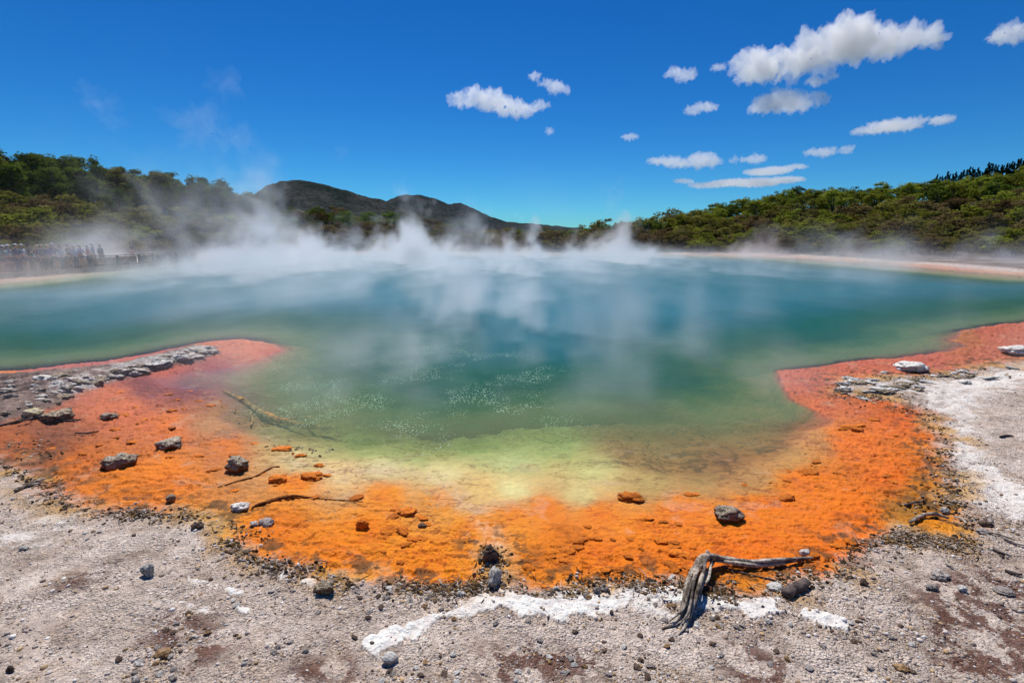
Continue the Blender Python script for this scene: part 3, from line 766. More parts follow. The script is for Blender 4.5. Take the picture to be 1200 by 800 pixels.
# ------------------------------------------------------------------ dead wood
def tube(path, rad, seg=8, sub=6, wob=.0, seed=0, flat=1.0):
    """smooth tapered tube through the points, as vertex / quad lists"""
    P = [Vector(p) for p in path]; n = len(P)
    pts, rs = [], []
    for i in range(n - 1):
        p0, p1, p2, p3 = P[max(i - 1, 0)], P[i], P[i + 1], P[min(i + 2, n - 1)]
        for k in range(sub):
            t = k / sub
            q = .5 * ((2 * p1) + (p2 - p0) * t + (2 * p0 - 5 * p1 + 4 * p2 - p3) * t * t + (3 * p1 - p0 - 3 * p2 + p3) * t ** 3)
            pts.append(q); rs.append(rad[i] * (1 - t) + rad[i + 1] * t)
    pts.append(P[-1]); rs.append(rad[-1])
    V, Fq = [], []
    up = Vector((0, 0, 1))
    for i, (q, r) in enumerate(zip(pts, rs)):
        d = (pts[min(i + 1, len(pts) - 1)] - pts[max(i - 1, 0)]).normalized()
        if abs(d.z) > .9: up = Vector((1, 0, 0))
        sx = d.cross(up).normalized(); sy = sx.cross(d).normalized()
        for k in range(seg):
            a = 2 * math.pi * k / seg
            rr = r * (1 + wob * mnoise.noise(Vector((k * 1.7 + seed, i * .35, seed * 3.1))) + wob * .6 * mnoise.noise(Vector((k * 3.7 + seed, i * 1.1, seed))))
            V.append(q + (sx * math.cos(a) + sy * math.sin(a) * flat) * rr)
    m_ = len(pts)
    for i in range(m_ - 1):
        for k in range(seg):
            a, b = i * seg + k, i * seg + (k + 1) % seg
            Fq.append((a, b, b + seg, a + seg))
    V.append(pts[0]); V.append(pts[-1]); c0, c1 = len(V) - 2, len(V) - 1
    for k in range(seg):
        Fq.append((k, c0, c0, (k + 1) % seg)) if False else None
    caps = [(c0, (k + 1) % seg, k) for k in range(seg)] + [(c1, (m_ - 1) * seg + k, (m_ - 1) * seg + (k + 1) % seg) for k in range(seg)]
    return V, Fq + caps
def join(name, parts, smooth=True):
    V, Fc = [], []
    for v, f in parts:
        o_ = len(V); V += [tuple(x) for x in v]; Fc += [tuple(i + o_ for i in q) for q in f]
    me = bpy.data.meshes.new(name); me.from_pydata(V, [], Fc); me.update()
    if smooth: me.shade_smooth()
    return me
def wood_mat(name, c1, c2, sc=30, rough=.85):
    m, t = newmat(name)
    g = t('ShaderNodeNewGeometry').outputs[0]
    mp = t('ShaderNodeMapping', {'Vector': g, 'Scale': (1, 1, 2.0)})
    a = t.noise(mp, sc, 5, .7); b = t.noise(g, sc * .22, 3, .6)
    c = t.mix(t.ramp(a, [(.36, 0), (.60, 1)]), c1, c2)
    c = t.mix(t.ramp(b, [(.42, 0), (.6, .8)]), c, tuple(x * .35 for x in c1))
    bp = t('ShaderNodeBump', {'Strength': .8, 'Distance': .01, 'Height': a})
    t.out(t('ShaderNodeBsdfPrincipled', {'Base Color': c, 'Roughness': rough, 'Specular IOR Level': .2, 'Normal': bp}))
    return m
M_wood = wood_mat('weathered_wood', lin((84, 66, 52)), lin((214, 200, 182)))
M_wdark = wood_mat('dark_wood', lin((58, 48, 44)), lin((112, 98, 92)))
M_crustwood = wood_mat('encrusted_wood', lin((96, 56, 26)), lin((160, 96, 44)))
M_wbrown = wood_mat('silted_wood', lin((150, 108, 62)), lin((206, 164, 106)))
def gpath(pts, lift=.01, hs=None):
    out = []
    if lift < 0: return [at(px, py, lift - (.02 * math.sin(i * 2.1))) for i, (px, py) in enumerate(pts)]
    for i, (px, py) in enumerate(pts):
        p = at(px, py, .03); z = gz(p.x, p.y); l = hs[i] if hs else lift
        p = at(px, py, z + l); out.append(Vector((p.x, p.y, max(gz(p.x, p.y), -9) + l)))
    return out
def strand(pts, rad, lift=.01, seed=0, wob=.35, hs=None, flat=1, seg=9):
    P = gpath(pts, lift, hs)
    k = [(p.y * cp + 2.3 * sp) / F for p in P]
    return tube(P, [r * kk for r, kk in zip(rad, k)], seg, 7, wob, seed, flat)
# the dead root draped over the rim
parts = [strand([(905, 657), (880, 657), (855, 655), (835, 652), (822, 656), (812, 676), (806, 696), (798, 716), (790, 728), (776, 737)], [1.2, 2.2, 3, 3.6, 4.4, 3.6, 3.2, 2.8, 2.2, .8], .03, 1, hs=[.02, .03, .05, .08, .10, .08, .06, .03, .015, .005]),
         strand([(850, 655), (828, 651), (824, 668), (820, 690), (812, 706), (806, 716), (803, 732), (795, 743)], [1.6, 3.4, 2.6, 2.6, 2.4, 2.2, 1.8, .6], .03, 5, hs=[.06, .13, .12, .10, .06, .035, .02, .005]),
         strand([(826, 655), (815, 664), (807, 680), (802, 700), (797, 720), (785, 731)], [3, 3.6, 3.4, 2.8, 2, .8], .02, 9, hs=[.06, .06, .05, .03, .02, .005]),
         strand([(838, 653), (826, 676), (815, 700), (808, 722), (799, 734)], [1.8, 2.2, 2.2, 2, .8], .02, 13, hs=[.06, .06, .05, .03, .01]),
         strand([(830, 652), (829, 644)], [4, 1.5], .1, 3, hs=[.12, .16]),
         strand([(824, 660), (814, 684), (809, 706), (803, 722), (791, 733)], [1.2, 1.5, 1.5, 1.2, .5], .1, 91, hs=[.13, .12, .08, .05, .01]),
         strand([(818, 664), (809, 690), (802, 708), (790, 722), (780, 731)], [1.2, 1.6, 1.4, 1.1, .4], .1, 92, hs=[.11, .11, .08, .05, .01]),
         strand([(834, 655), (830, 680), (822, 694), (815, 710)], [1.4, 1.5, 1.3, .5], .1, 93, hs=[.1, .08, .06, .02]),
         strand([(811, 672), (806, 690), (801, 705), (797, 722), (800, 738)], [1, 1.5, 1.4, 1, .4], .1, 94, hs=[.11, .1, .08, .04, .01])]
rt = obj('dead_root', join('dead_root', parts), M_wood)
tag(rt, 'gnarled bleached dead root bent over the orange rim onto the grey ground', 'root')
parts = [strand([(832, 656), (860, 660), (890, 661), (925, 657), (948, 655)], [1.4, 2.2, 2.6, 2.2, 1], .03, 21, hs=[.06, .05, .04, .03, .01]),
         strand([(840, 653), (880, 656), (915, 655), (952, 653)], [1.5, 2.2, 2.5, 1.2], .04, 24, hs=[.08, .06, .05, .03])]
tag(obj('branch', join('branch', parts), M_wood), 'long pale grey weathered branch lying right of the dead root across the rim', 'branch')
tag(obj('branch', join('branch', [strand([(845, 663), (870, 670), (895, 676), (925, 684)], [1, 1.2, 1, .6], .01, 31)]), M_wdark), 'thin dark twig under the long pale branch right of the dead root', 'twig')
P = strand([(921, 697), (928, 691), (937, 687), (945, 681)], [6, 7, 7, 5.5], .03, 41, .25, flat=.8, seg=12)
tag(obj('log', join('log', [P]), M_wdark), 'short dark split log chunk on the grey ground at the end of the branch', 'log')
tag(obj('branch', join('branch', [strand([(1066, 612), (1080, 604), (1095, 602), (1112, 606)], [1.6, 2.2, 2.2, 1.2], .025, 44), strand([(1118, 606), (1128, 608), (1132, 613)], [1, 2, .8], .015, 46)]), M_wood), 'curved brown stick arching through the small yellow pool on the right', 'branch')
tag(obj('branch', join('branch', [strand([(282, 468), (300, 480), (320, 490), (350, 497), (380, 501), (400, 500)], [3.8, 4.2, 3.8, 3.4, 2.6, 1.2], -.05, 51, .5),
     strand([(285, 469), (270, 462), (262, 458)], [3, 2, 1], -.02, 52), strand([(330, 492), (360, 489), (378, 496)], [2.2, 1.8, .8], -.03, 53)]), M_wbrown), 'long curved brown branch half sunk in the green shallows at left', 'branch')
tag(obj('branch', join('branch', [strand([(214, 459), (228, 466), (244, 474), (252, 478)], [1.4, 1.8, 1.5, .7], -.03, 55)]), M_wbrown), 'straight thin stick lying in the purple shallows behind the curved branch', 'branch')
tag(obj('branch', join('branch', [strand([(293, 484), (296, 492), (294, 499)], [1.1, 1.3, .8], -.03, 56)]), M_wbrown), 'short upright twig stub beside the curved sunken branch', 'twig')
tag(obj('branch', join('branch', [strand([(17, 575), (32, 568), (52, 561)], [1.5, 2.6, 1.4], .02, 57), strand([(22, 571), (40, 567), (50, 566)], [.8, 1.3, .8], .02, 58)]), M_wood), 'grey weathered stick on the rim at the far left of the orange shelf', 'branch')
tag(obj('branch', join('branch', [strand([(-5, 498), (20, 494), (38, 487), (70, 493), (95, 491)], [1.2, 1.6, 1.6, 1.6, .8], .02, 61), strand([(22, 494), (34, 482), (36, 478)], [1, .8, .4], .05, 62)]), M_wdark), 'dark crooked twig below the white ridge at the left edge', 'twig')
tag(obj('branch', join('branch', [strand([(255, 570), (285, 562), (300, 557), (318, 548), (328, 546)], [.6, .9, 1.0, 1.3, .6], .006, 63, .7)]), M_crustwood), 'dark thin branch on the shelf between the rounded rock and the sunken branch', 'branch')
tag(obj('branch', join('branch', [strand([(295, 596), (310, 590), (328, 585), (345, 582), (380, 584), (425, 588)], [1.2, 2, 2.4, 1.9, .8, .5], .006, 64, .9)]), M_crustwood), 'dark encrusted branch tapering to a thread on the middle left of the shelf', 'branch')
for i, (a, b, w, lb) in enumerate([((1172, 511), (1188, 510), 1.4, 'short dark stick on the pale ground at the right edge'), ((1164, 642), (1182, 650), 2, 'short straight grey stick on the lower right slope'),
        ((1160, 624), (1190, 632), 1.2, 'thin stick below the two flat stones on the right slope'), ((1176, 630), (1200, 638), 1.8, 'pale stick at the right picture edge'), ((1108, 660), (1122, 668), 1.4, 'pale short stick above the angular grey stone'),
        ((1060, 592), (1085, 586), 1.6, 'dark twig at the upper rim of the yellow pool'), ((88, 508), (116, 505), 1, 'thin dark twig on the brown stain at left'), ((1178, 668), (1198, 672), 2, 'dark brown stick near the right edge above the red gravel')]):
    mx = ((a[0] + b[0]) / 2, (a[1] + b[1]) / 2 + rp.uniform(-1, 1))
    tag(obj('stick', join('stick', [strand([a, mx, b], [w * .7, w, w * .5], .015, 70 + i)]), M_wdark if 'dark' in lb else M_wood), lb, 'stick')

# drift litter caught along the outer rim of the shelf: twigs and crust crumbs, beyond counting
rl = random.Random(77)
V_, F_ = [], []
lit_v, lit_f, lit_c = [], [], []
off = 0
edge = [(p, q) for p, q in zip(ORANGE[1:60], ORANGE[2:61])]
segs = []
for (x1, y1), (x2, y2) in edge:
    if y1 < 425 or y2 < 425 or x1 > 1205: continue
    L = math.hypot(x2 - x1, (y2 - y1) * 1.5)
    segs.append((L, x1, y1, x2, y2))
tot = sum(s[0] for s in segs)
N = 5200; pts = []
for s in segs:
    for _ in range(int(N * s[0] / tot)):
        t_ = rl.random(); px = s[1] + (s[3] - s[1]) * t_; py = s[2] + (s[4] - s[2]) * t_
        spread = np.interp(py, [425, 520, 700], [3, 7, 8])
        px += rl.gauss(0, spread * 1.3); py += rl.gauss(0, spread * .75) + 1
        pts.append((px, py))
for cx, cy_, rx, ry, cnt in ((830, 690, 50, 14, 420), (1085, 582, 28, 16, 420), (1060, 628, 34, 9, 420), (1100, 545, 16, 20, 260), (930, 672, 22, 10, 260), (290, 632, 25, 12, 160), (680, 678, 90, 9, 420), (520, 684, 70, 7, 200), (1030, 460, 40, 9, 200), (1105, 640, 40, 8, 260), (330, 660, 50, 8, 160),
                          (45, 525, 40, 16, 120), (60, 565, 30, 8, 100), (310, 478, 40, 14, 160), (350, 520, 40, 9, 90), (150, 595, 90, 9, 160)):
    for _ in range(cnt): pts.append((cx + rl.gauss(0, rx * .55), cy_ + rl.gauss(0, ry * .55)))
W_ = np.array([[*at(a, b, .04).xy] for a, b in pts]); ZW = gzs(W_[:, 0], W_[:, 1])
cln = fbm(W_[:, 0], W_[:, 1], 2.6, 3, .6, 44)
lpal = np.array([lin(c) for c in ((96, 78, 60), (70, 56, 42), (140, 122, 104), (176, 162, 146), (204, 194, 180), (120, 90, 52), (52, 42, 32), (160, 120, 60))])
for i, (x, y) in enumerate(W_):
    if rl.random() > np.clip(.5 + 2.2 * cln[i], .08, 1): continue
    z = ZW[i]; sc = (1 + .05 * y)
    colr = lpal[rl.choice([0, 0, 1, 1, 2, 2, 3, 4, 5, 6, 7])] * rl.uniform(.8, 1.15)
    if rl.random() < .42:
        L = rl.uniform(.02, .085) * sc; a = rl.uniform(0, 6.28); r_ = rl.uniform(.0016, .004) * sc
        d = Vector((math.cos(a), math.sin(a), rl.uniform(-.05, .25))) * L; b_ = Vector((x, y, z + .004))
        mid = b_ + d * .5 + Vector((rl.gauss(0, .12) * L, rl.gauss(0, .12) * L, rl.uniform(0, .12) * L))
        v, f = tube([b_, mid, b_ + d], [r_, r_ * .9, r_ * .4], 4, 2)
        v = np.array([tuple(q) for q in v]); f = [tuple(q) if len(q) == 4 else (q[0], q[1], q[2], q[2]) for q in f]
        tri = []
        for q in f:
            tri.append((q[0], q[1], q[2]));
            if q[2] != q[3]: tri.append((q[0], q[2], q[3]))
        f = np.array(tri)
    else:
        v, f = ico[rl.randrange(8)]; s = rl.uniform(.004, .016) * sc
        v = v * np.array([s, s * rl.uniform(.5, 1), s * rl.uniform(.5, 1.0)]) + np.array([x, y, z + s * .3])
    lit_v.append(v); lit_f.append(f + off); off += len(v); lit_c.append(np.repeat(colr[None], len(v), 0))
lm = npmesh('rim_litter', np.vstack(lit_v), np.vstack(lit_f)); attr_color(lm, 'tone', np.vstack(lit_c))
tag(obj('rim_litter', lm, bpy.data.materials['gravel']), kind='stuff', label='twigs and crust crumbs caught along the rim of the orange shelf', cat='debris')

# ------------------------------------------------------------------ far mountains
def mountain(name, prof, Y, depth, base_py, col, seed):
    """a ridge at distance Y whose skyline follows prof (photo positions), with real slopes fore and aft"""
    px = np.array([p[0] for p in prof], float); py = np.array([p[1] for p in prof], float)
    n = 260; m_ = 60
    xs = np.linspace(px[0], px[-1], n)
    top = np.interp(xs, px, py)
    sx = np.array([ray(a, 278)[0] for a in xs]); sz = np.array([ray(600, b)[1] for b in top])
    U, Vv = np.meshgrid(np.arange(n), np.linspace(-1, 1, m_))
    X = sx[U] * Y; H = CAMZ + sz[U] * Y
    YY = Y + Vv * depth
    prof_ = np.clip(1 - np.abs(Vv), 0, 1) ** 1.15
    gul = fbm(X, YY, 1 / 90, 5, .6, seed)
    Z = -5 + (H + 5) * prof_ * (1 + .22 * gul * (1 - prof_) * 2) + fbm(X, YY, 1 / 22, 4, .6, seed + 1) * 3.5
    YY = YY + 25 * fbm(X, YY, 1 / 120, 3, .5, seed + 2) * (1 - prof_)
    i = np.arange(m_ - 1)[:, None] * n; j = np.arange(n - 1)[None]
    Fc = np.stack([i + j, i + j + 1, i + n + j + 1, i + n + j], -1).reshape(-1, 4)
    me = npmesh(name, np.stack([X.ravel(), YY.ravel(), Z.ravel()], 1), Fc, True)
    m, t = newmat(name)
    g = t('ShaderNodeNewGeometry').outputs[0]
    a = t.noise(g, .035, 6, .65); b = t.noise(g, .25, 4, .7)
    c = t.mix(t.ramp(a, [(.42, 0), (.62, 1)]), col[0], col[1])
    c = t.mix(1, c, t.ramp(b, [(.3, .45), (.7, 1.5)]), 'MULTIPLY')
    bp = t('ShaderNodeBump', {'Strength': 1, 'Distance': 6, 'Height': b})
    t.out(t('ShaderNodeBsdfPrincipled', {'Base Color': c, 'Roughness': 1, 'Specular IOR Level': 0, 'Normal': bp}))
    return tag(obj(name, me, m), kind='structure')
mountain('hill', [(200, 262), (260, 243), (300, 230), (318, 218), (335, 211), (352, 210), (375, 213), (400, 219), (428, 228), (455, 236), (490, 248), (540, 258), (600, 272)], 620, 150, 0, ((.036, .050, .044), (.082, .084, .078)), 51)  # slight distance haze is painted in as a bluish scrub colour
mountain('hill', [(390, 262), (440, 240), (460, 233), (476, 228), (492, 227), (510, 232), (526, 238), (540, 237), (556, 244), (575, 253), (596, 260), (625, 262), (660, 266), (720, 271), (800, 275)], 950, 220, 0, ((.036, .052, .056), (.074, .078, .080)), 61)  # bluer still: haze of the farther ridge, put into its colour
mountain('hill', [(-400, 240), (300, 262), (560, 263), (640, 265), (700, 268), (900, 266), (1500, 255)], 1500, 260, 0, ((.028, .036, .026), (.05, .05, .04)), 71)

# ------------------------------------------------------------------ vegetation
def leaf_mat(name, dark, light, hue=.0):
    m, t = newmat(name)
    oi = t('ShaderNodeObjectInfo').outputs['Random']
    cl = t('ShaderNodeAttribute', attribute_name='clump').outputs['Fac']
    c = t.mix(t.math('MULTIPLY_ADD', cl, .75, t.math('MULTIPLY', oi, .35), clamp=True).outputs[0], dark, light)
    h = t('ShaderNodeHueSaturation', {'Hue': t.math('MULTIPLY_ADD', oi, .03, .485), 'Value': t.math('MULTIPLY_ADD', oi, .5, .78), 'Color': c})
    d = t('ShaderNodeBsdfDiffuse', {'Color': h}); tl = t('ShaderNodeBsdfTranslucent', {'Color': h})
    t.out(t('ShaderNodeMixShader', {0: .38, 1: d, 2: tl}))
    return m
L_pine = leaf_mat('pine_needles', (.050, .085, .014), (.150, .205, .030))
L_green = leaf_mat('bush_leaves', (.105, .130, .016), (.290, .310, .040))
L_olive = leaf_mat('olive_leaves', (.095, .095, .020), (.230, .200, .050))
L_brown = leaf_mat('brownish_leaves', (.095, .066, .026), (.200, .145, .060))
L_dark = leaf_mat('dark_needles', (.012, .026, .010), (.035, .060, .022))
M_bark = wood_mat('bark', (.075, .058, .045), (.20, .17, .145), 3)
def leaves(clumps, n, size, rnd, up=.4):
    """leaf sized quads spread through ellipsoidal clumps (x,y,z,rx,ry,rz)"""
    r = np.random.default_rng(rnd); Vs, at_ = [], []
    for (x, y, z, rx, ry, rz) in clumps:
        d = r.normal(size=(n, 3)); d /= np.linalg.norm(d, axis=1)[:, None]
        rad = r.uniform(.45, 1.05, (n, 1)) ** .7
        p = d * rad * np.array([rx, ry, rz]) + np.array([x, y, z])
        nrm = d * .5 + r.normal(size=(n, 3)) * .45 + np.array([0, 0, up * 1.6]); nrm /= np.linalg.norm(nrm, axis=1)[:, None]
        a = np.cross(nrm, r.normal(size=(n, 3))); a /= np.linalg.norm(a, axis=1)[:, None]; b = np.cross(nrm, a)
        s = size * r.uniform(.6, 1.3, (n, 1)); q = s * r.uniform(.5, .9, (n, 1))
        Vs.append(np.stack([p - a * s, p - b * q, p + a * s, p + b * q], 1).reshape(-1, 3))
        tone = r.uniform(0, 1); at_.append(np.repeat(np.clip(tone * .65 + r.uniform(0, .35, n), 0, 1), 4))
    V = np.vstack(Vs); Fc = np.arange(len(V)).reshape(-1, 4)
    return V, Fc, np.concatenate(at_)
def make_tree(kind, seed):
    """returns trunk mesh, crown mesh"""
    r = random.Random(seed); parts = []; cl = []
    if kind == 'pine':          # tall, bare stem, umbrella crown of flat needle pads
        H = 9.0; parts.append(tube([(0, 0, -1), (r.uniform(-.2, .2), r.uniform(-.2, .2), H * .5), (r.uniform(-.3, .3), 0, H * .92)], [.22, .16, .05], 7, 4, .1, seed))
        for i in range(34):
            f = r.uniform(0, 1) ** .9; z = H * (.34 + .62 * f); a = r.uniform(0, 6.28); R_ = (2.7 - 1.7 * f ** 2) * r.uniform(.35, 1)
            x, y = R_ * math.cos(a), R_ * math.sin(a)
            parts.append(tube([(0, 0, z - .9), (x * .5, y * .5, z - .5), (x, y, z)], [.06, .04, .015], 4, 2))
            s = r.uniform(.65, 1.2); cl.append((x, y, z, s, s, s * .5))
        return parts, leaves(cl, 95, .17, seed, .8)
    if kind == 'round':         # rounded bright crown of puffy pads
        H = 6.5; parts.append(tube([(0, 0, -1), (.1, 0, H * .4), (0, .1, H * .8)], [.18, .14, .05], 6, 3, .1, seed))
        for i in range(34):
            a = r.uniform(0, 6.28); f = r.uniform(-.55, 1); R_ = 2.5 * math.sqrt(max(0, 1 - (max(f, 0)) ** 2)) * r.uniform(.55, 1)
            x, y, z = R_ * math.cos(a), R_ * math.sin(a), H * .58 + f * 2.5
            if i % 3 == 0: parts.append(tube([(0, 0, H * .35), (x * .5, y * .5, z * .8), (x, y, z)], [.07, .05, .02], 4, 2))
            s = r.uniform(.5, 1.0); cl.append((x, y, z, s, s, s * .6))
        return parts, leaves(cl, 85, .16, seed, .7)
    if kind == 'scrub':         # low wide scrub with flat topped layers and grey stems
        H = 3.4
        for k in range(5):
            a = r.uniform(0, 6.28); x, y = 1.3 * math.cos(a), 1.3 * math.sin(a)
            parts.append(tube([(x * .1, y * .1, -.4), (x * .5, y * .5, 1.2), (x, y, 2.4)], [.06, .045, .02], 5, 3, .2, seed + k))
        for i in range(22):
            a = r.uniform(0, 6.28); R_ = 2.1 * math.sqrt(r.random()); x, y = R_ * math.cos(a), R_ * math.sin(a)
            z = H * (1 - .12 * R_) * r.uniform(.45, 1); s = r.uniform(.4, .85)
            cl.append((x, y, z, s, s, s * .42))
        return parts, leaves(cl, 85, .12, seed, .8)
    # conifer: narrow dark spire
    H = 9; parts.append(tube([(0, 0, -1), (0, 0, H)], [.16, .03], 6, 3))
    for i in range(26):
        f = i / 25; a = r.uniform(0, 6.28); R_ = 1.25 * (1 - f) ** .8 * r.uniform(.5, 1)
        cl.append((R_ * math.cos(a), R_ * math.sin(a), 1 + (H - .7) * f, .55 * (1 - f) + .14, .55 * (1 - f) + .14, .38))
    return parts, leaves(cl, 46, .13, seed, .1)
TREES = {}
for kind, nv in (('pine', 5), ('round', 5), ('scrub', 5), ('conifer', 3)):
    TREES[kind] = []
    for v in range(nv):
        pr, (LV, LF, LT) = make_tree(kind, 100 * nv + v + len(kind))
        tm = join('trunk', pr); tm.materials.append(M_bark)
        var = []
        cm = npmesh('crown', LV, LF); attr_float(cm, 'clump', LT)
        mats = {'pine': [L_pine, L_olive], 'round': [L_green, L_pine], 'scrub': [L_olive, L_brown, L_green], 'conifer': [L_dark]}[kind]
        for mt in mats:
            c_ = cm.copy(); c_.materials.append(mt); var.append(c_)
        TREES[kind].append((tm, var))
CAT = {'pine': ('pine_tree', 'pine tree'), 'round': ('tree', 'tree'), 'scrub': ('shrub', 'shrub'), 'conifer': ('conifer_tree', 'conifer')}
rt_ = random.Random(3)
def plant(kind, px, Y, s, mi=None, ztop=None, label='', group='', thin=1.0):
    sx = ray(px, 278)[0]; X = sx * Y
    tm, var = rt_.choice(TREES[kind]); mi = rt_.randrange(len(var)) if mi is None else mi
    nm, cat = CAT[kind]
    r_ = empty(nm, (X, Y, float(hill_h(np.array([X]), np.array([Y]))[0]) - .1), rt_.uniform(0, 6.28))
    r_.scale = (s * thin, s * thin, s * rt_.uniform(.92, 1.08))
    for n_, me_ in (('trunk', tm), ('crown', var[mi])):
        o = bpy.data.objects.new(n_, me_); C.objects.link(o); o.parent = r_
    tag(r_, label, cat, group)
    return r_
def side_name(px):
    for lim, nm in ((60, 'above the railing at far left'), (160, 'above the left onlookers'), (260, 'on the left hill'), (330, 'where the left hill slopes down'), (430, 'below the first far mountain'),
                    (530, 'below the second far mountain'), (650, 'in the dip at the centre'), (760, 'left of where the right hill rises'), (850, 'at the rise of the right hill'), (960, 'on the right hill below the streak clouds'),
                    (1080, 'in the middle of the right hill'), (2000, 'at the right picture edge')):
        if px < lim: return nm
def tt(px): return float(np.interp(px, HILL_PX, FOOT_Y)), float(np.interp(px, HILL_PX, RIDGE_Y)), float(np.interp(px, HILL_PX, TREE_H))
# ridge rows (their tops make the skyline), then down the slope
def row(px0, px1, step, tf, kind_f, hf, jit=.06, thin=1.0):
    px = px0
    while px < px1:
        y0, y1, th = tt(px)
        t_ = tf + rt_.uniform(-jit, jit); Y = y0 + (y1 - y0) * t_
        k, mi, mul, desc = kind_f(px, t_)
        Hk = {'pine': 9.4, 'round': 8.6, 'scrub': 3.6, 'conifer': 9.2}[k]
        s = hf(px) * mul / Hk * rt_.uniform(.82, 1.15)
        band = 'on the skyline' if tf > .85 else 'halfway up the slope' if tf > .35 else 'low down near the shore'
        plant(k, px + rt_.uniform(-.3, .3) * step, Y, s, mi, None, f'{desc} {band} {side_name(px)}', f'{desc.split(",")[0]} {band} {side_name(px)}', thin * (rt_.uniform(.85, 1.2)))
        px += step * rt_.uniform(.75, 1.25)
TH = lambda px: tt(px)[2]
def k_left(px, t_):
    if px < 330: return ('pine', 0 if rt_.random() < .8 else 1, 1, 'dark green pine')
    return ('round', 1, 1, 'dark rounded tree') if rt_.random() < .7 else ('scrub', rt_.choice([0, 1]), .8, 'brownish shrub')
def k_right(px, t_):
    if px < 800: return ('round', 1, 1, 'dark rounded tree') if rt_.random() < .6 else ('scrub', 0, 1, 'olive shrub')
    return ('round', 0 if rt_.random() < .75 else 1, 1, 'bright green tree')
for tf, st2 in ((1.0, 13), (.93, 14), (.84, 17), (.74, 20), (.62, 25), (.5, 32)):
    row(-70, 335, st2, tf, k_left, TH, .06, .8)
for tf in (1.0, .9): row(-60, 345, 17, tf, lambda px, t_: ('round', 1, .55, 'low dark tree'), TH)
for tf, st2 in ((1.0, 17), (.85, 20), (.65, 26)):
    row(335, 650, st2, tf, k_left, TH)
for tf, st2 in ((1.0, 14), (.90, 16), (.79, 18), (.67, 21), (.55, 24)):
    row(650, 1270, st2, tf, k_right, TH)
# dark conifers behind the right crest
px = 1085
while px < 1290:
    y0, y1, th = tt(px); Y = y1 + 24
    top = np.interp(px, [1085, 1130, 1200, 1290], [206, 199, 186, 176]); sx, sz = ray(px, top)
    X = ray(px, 278)[0] * Y; hz = float(hill_h(np.array([X]), np.array([Y]))[0]); Ht = CAMZ + ray(600, top)[1] * Y - hz
    plant('conifer', px, Y, max(Ht, 4) / 9.2 * rt_.uniform(.92, 1.06), 0, None, 'narrow dark conifer standing on the crest at the right picture edge', 'dark conifers along the right crest', 1.25)
    px += rt_.uniform(2.2, 4)
# scrub belt down to the shore
def k_scrub(px, t_):
    q = rt_.random()
    if px < 330: return ('scrub', 0 if q < .55 else 1 if q < .8 else 2, 1, 'olive brown shrub')
    if px < 800: return ('scrub', 1 if q < .6 else 0, 1, 'reddish brown shrub')
    return ('scrub', 2 if q < .35 else 0 if q < .75 else 1, 1, 'low green shrub')
for tf, st2, h in ((.44, 26, 5.0), (.32, 28, 4.6), (.20, 30, 4.4), (.09, 30, 3.8), (.02, 30, 3.0)):
    row(-80, 335, st2, tf, k_scrub, lambda px: h, .04)
for tf, st2, h in ((.48, 18, 4.2), (.30, 18, 4.0), (.14, 17, 3.6), (.03, 17, 3.0)):
    row(335, 800, st2, tf, k_scrub, lambda px: h, .05)
for tf, st2, h in ((.42, 21, 5.2), (.30, 22, 4.8), (.19, 23, 4.4), (.09, 24, 3.8), (.02, 26, 2.8)):
    row(800, 1270, st2, tf, k_scrub, lambda px: h, .04)
row(-900, -80, 60, .6, lambda a, b: ('pine', 0, 1, 'dark green pine'), TH, .35)
row(1270, 2000, 50, .6, k_right, TH, .35)
# undergrowth covering the slopes between the trees
r = np.random.default_rng(5)
spx = r.uniform(-150, 1350, 5200); tf = r.uniform(.0, 1.08, 5200)
sxx = np.array([ray(p, 278)[0] for p in spx])
Yu = np.interp(spx, HILL_PX, FOOT_Y) * (1 - tf) + np.interp(spx, HILL_PX, RIDGE_Y) * tf + 1
Xu = sxx * Yu; Zu = hill_h(Xu, Yu)
cl = [(x, y, z + .45, a, a, a * .55) for x, y, z, a in zip(Xu, Yu, Zu, r.uniform(.7, 1.7, 5200))]
LV, LF, LT = leaves(cl, 26, .19, 9, .8)
um = npmesh('undergrowth', LV, LF); attr_float(um, 'clump', LT)
tag(obj('undergrowth', um, leaf_mat('undergrowth', (.035, .034, .012), (.095, .085, .028))), kind='stuff', label='low tangled undergrowth covering the slopes between the trees', cat='undergrowth')

# ------------------------------------------------------------------ boardwalk, railing and onlookers on the left bank
def box(bm, c, s, rz=0.0, bev=0):
    m_ = Matrix.Translation(c) @ Matrix.Rotation(rz, 4, 'Z') @ Matrix.Diagonal((*s, 1))
    bmesh.ops.create_cube(bm, size=1, matrix=m_)
def mesh_of(name, fn):
    bm = bmesh.new(); fn(bm); me = bpy.data.meshes.new(name); bm.to_mesh(me); bm.free(); return me
M_timber = wood_mat('weathered_timber', lin((120, 92, 76)), lin((182, 152, 132)), 6)
M_rust = wood_mat('stained_timber', lin((176, 130, 98)), lin((216, 180, 150)), 5)
M_deck = wood_mat('deck_boards', lin((120, 108, 98)), lin((170, 156, 144)), 5)
A = Vector((-32.5, 24.0, 0)); B = Vector((-29.6, 32, 0)); Cc = Vector((-29.2, 40.5, 0)); D_ = Vector((-30.5, 50, 0))
path = [Vector((-34.5, 18, 0)), A, B, Cc, D_]
DZ = .22
bw = empty('boardwalk', path[0]); tag(bw, 'weathered timber boardwalk carrying the onlookers along the left bank', 'boardwalk')
fence = empty('railing', path[0]); tag(fence, 'brown stained timber railing with close upright palings in front of the onlookers', 'railing')
inv = Matrix.Translation(-path[0])
def child(name, me, mat, par):
    me.transform(inv); return obj(name, me, mat, par)
npal = 0
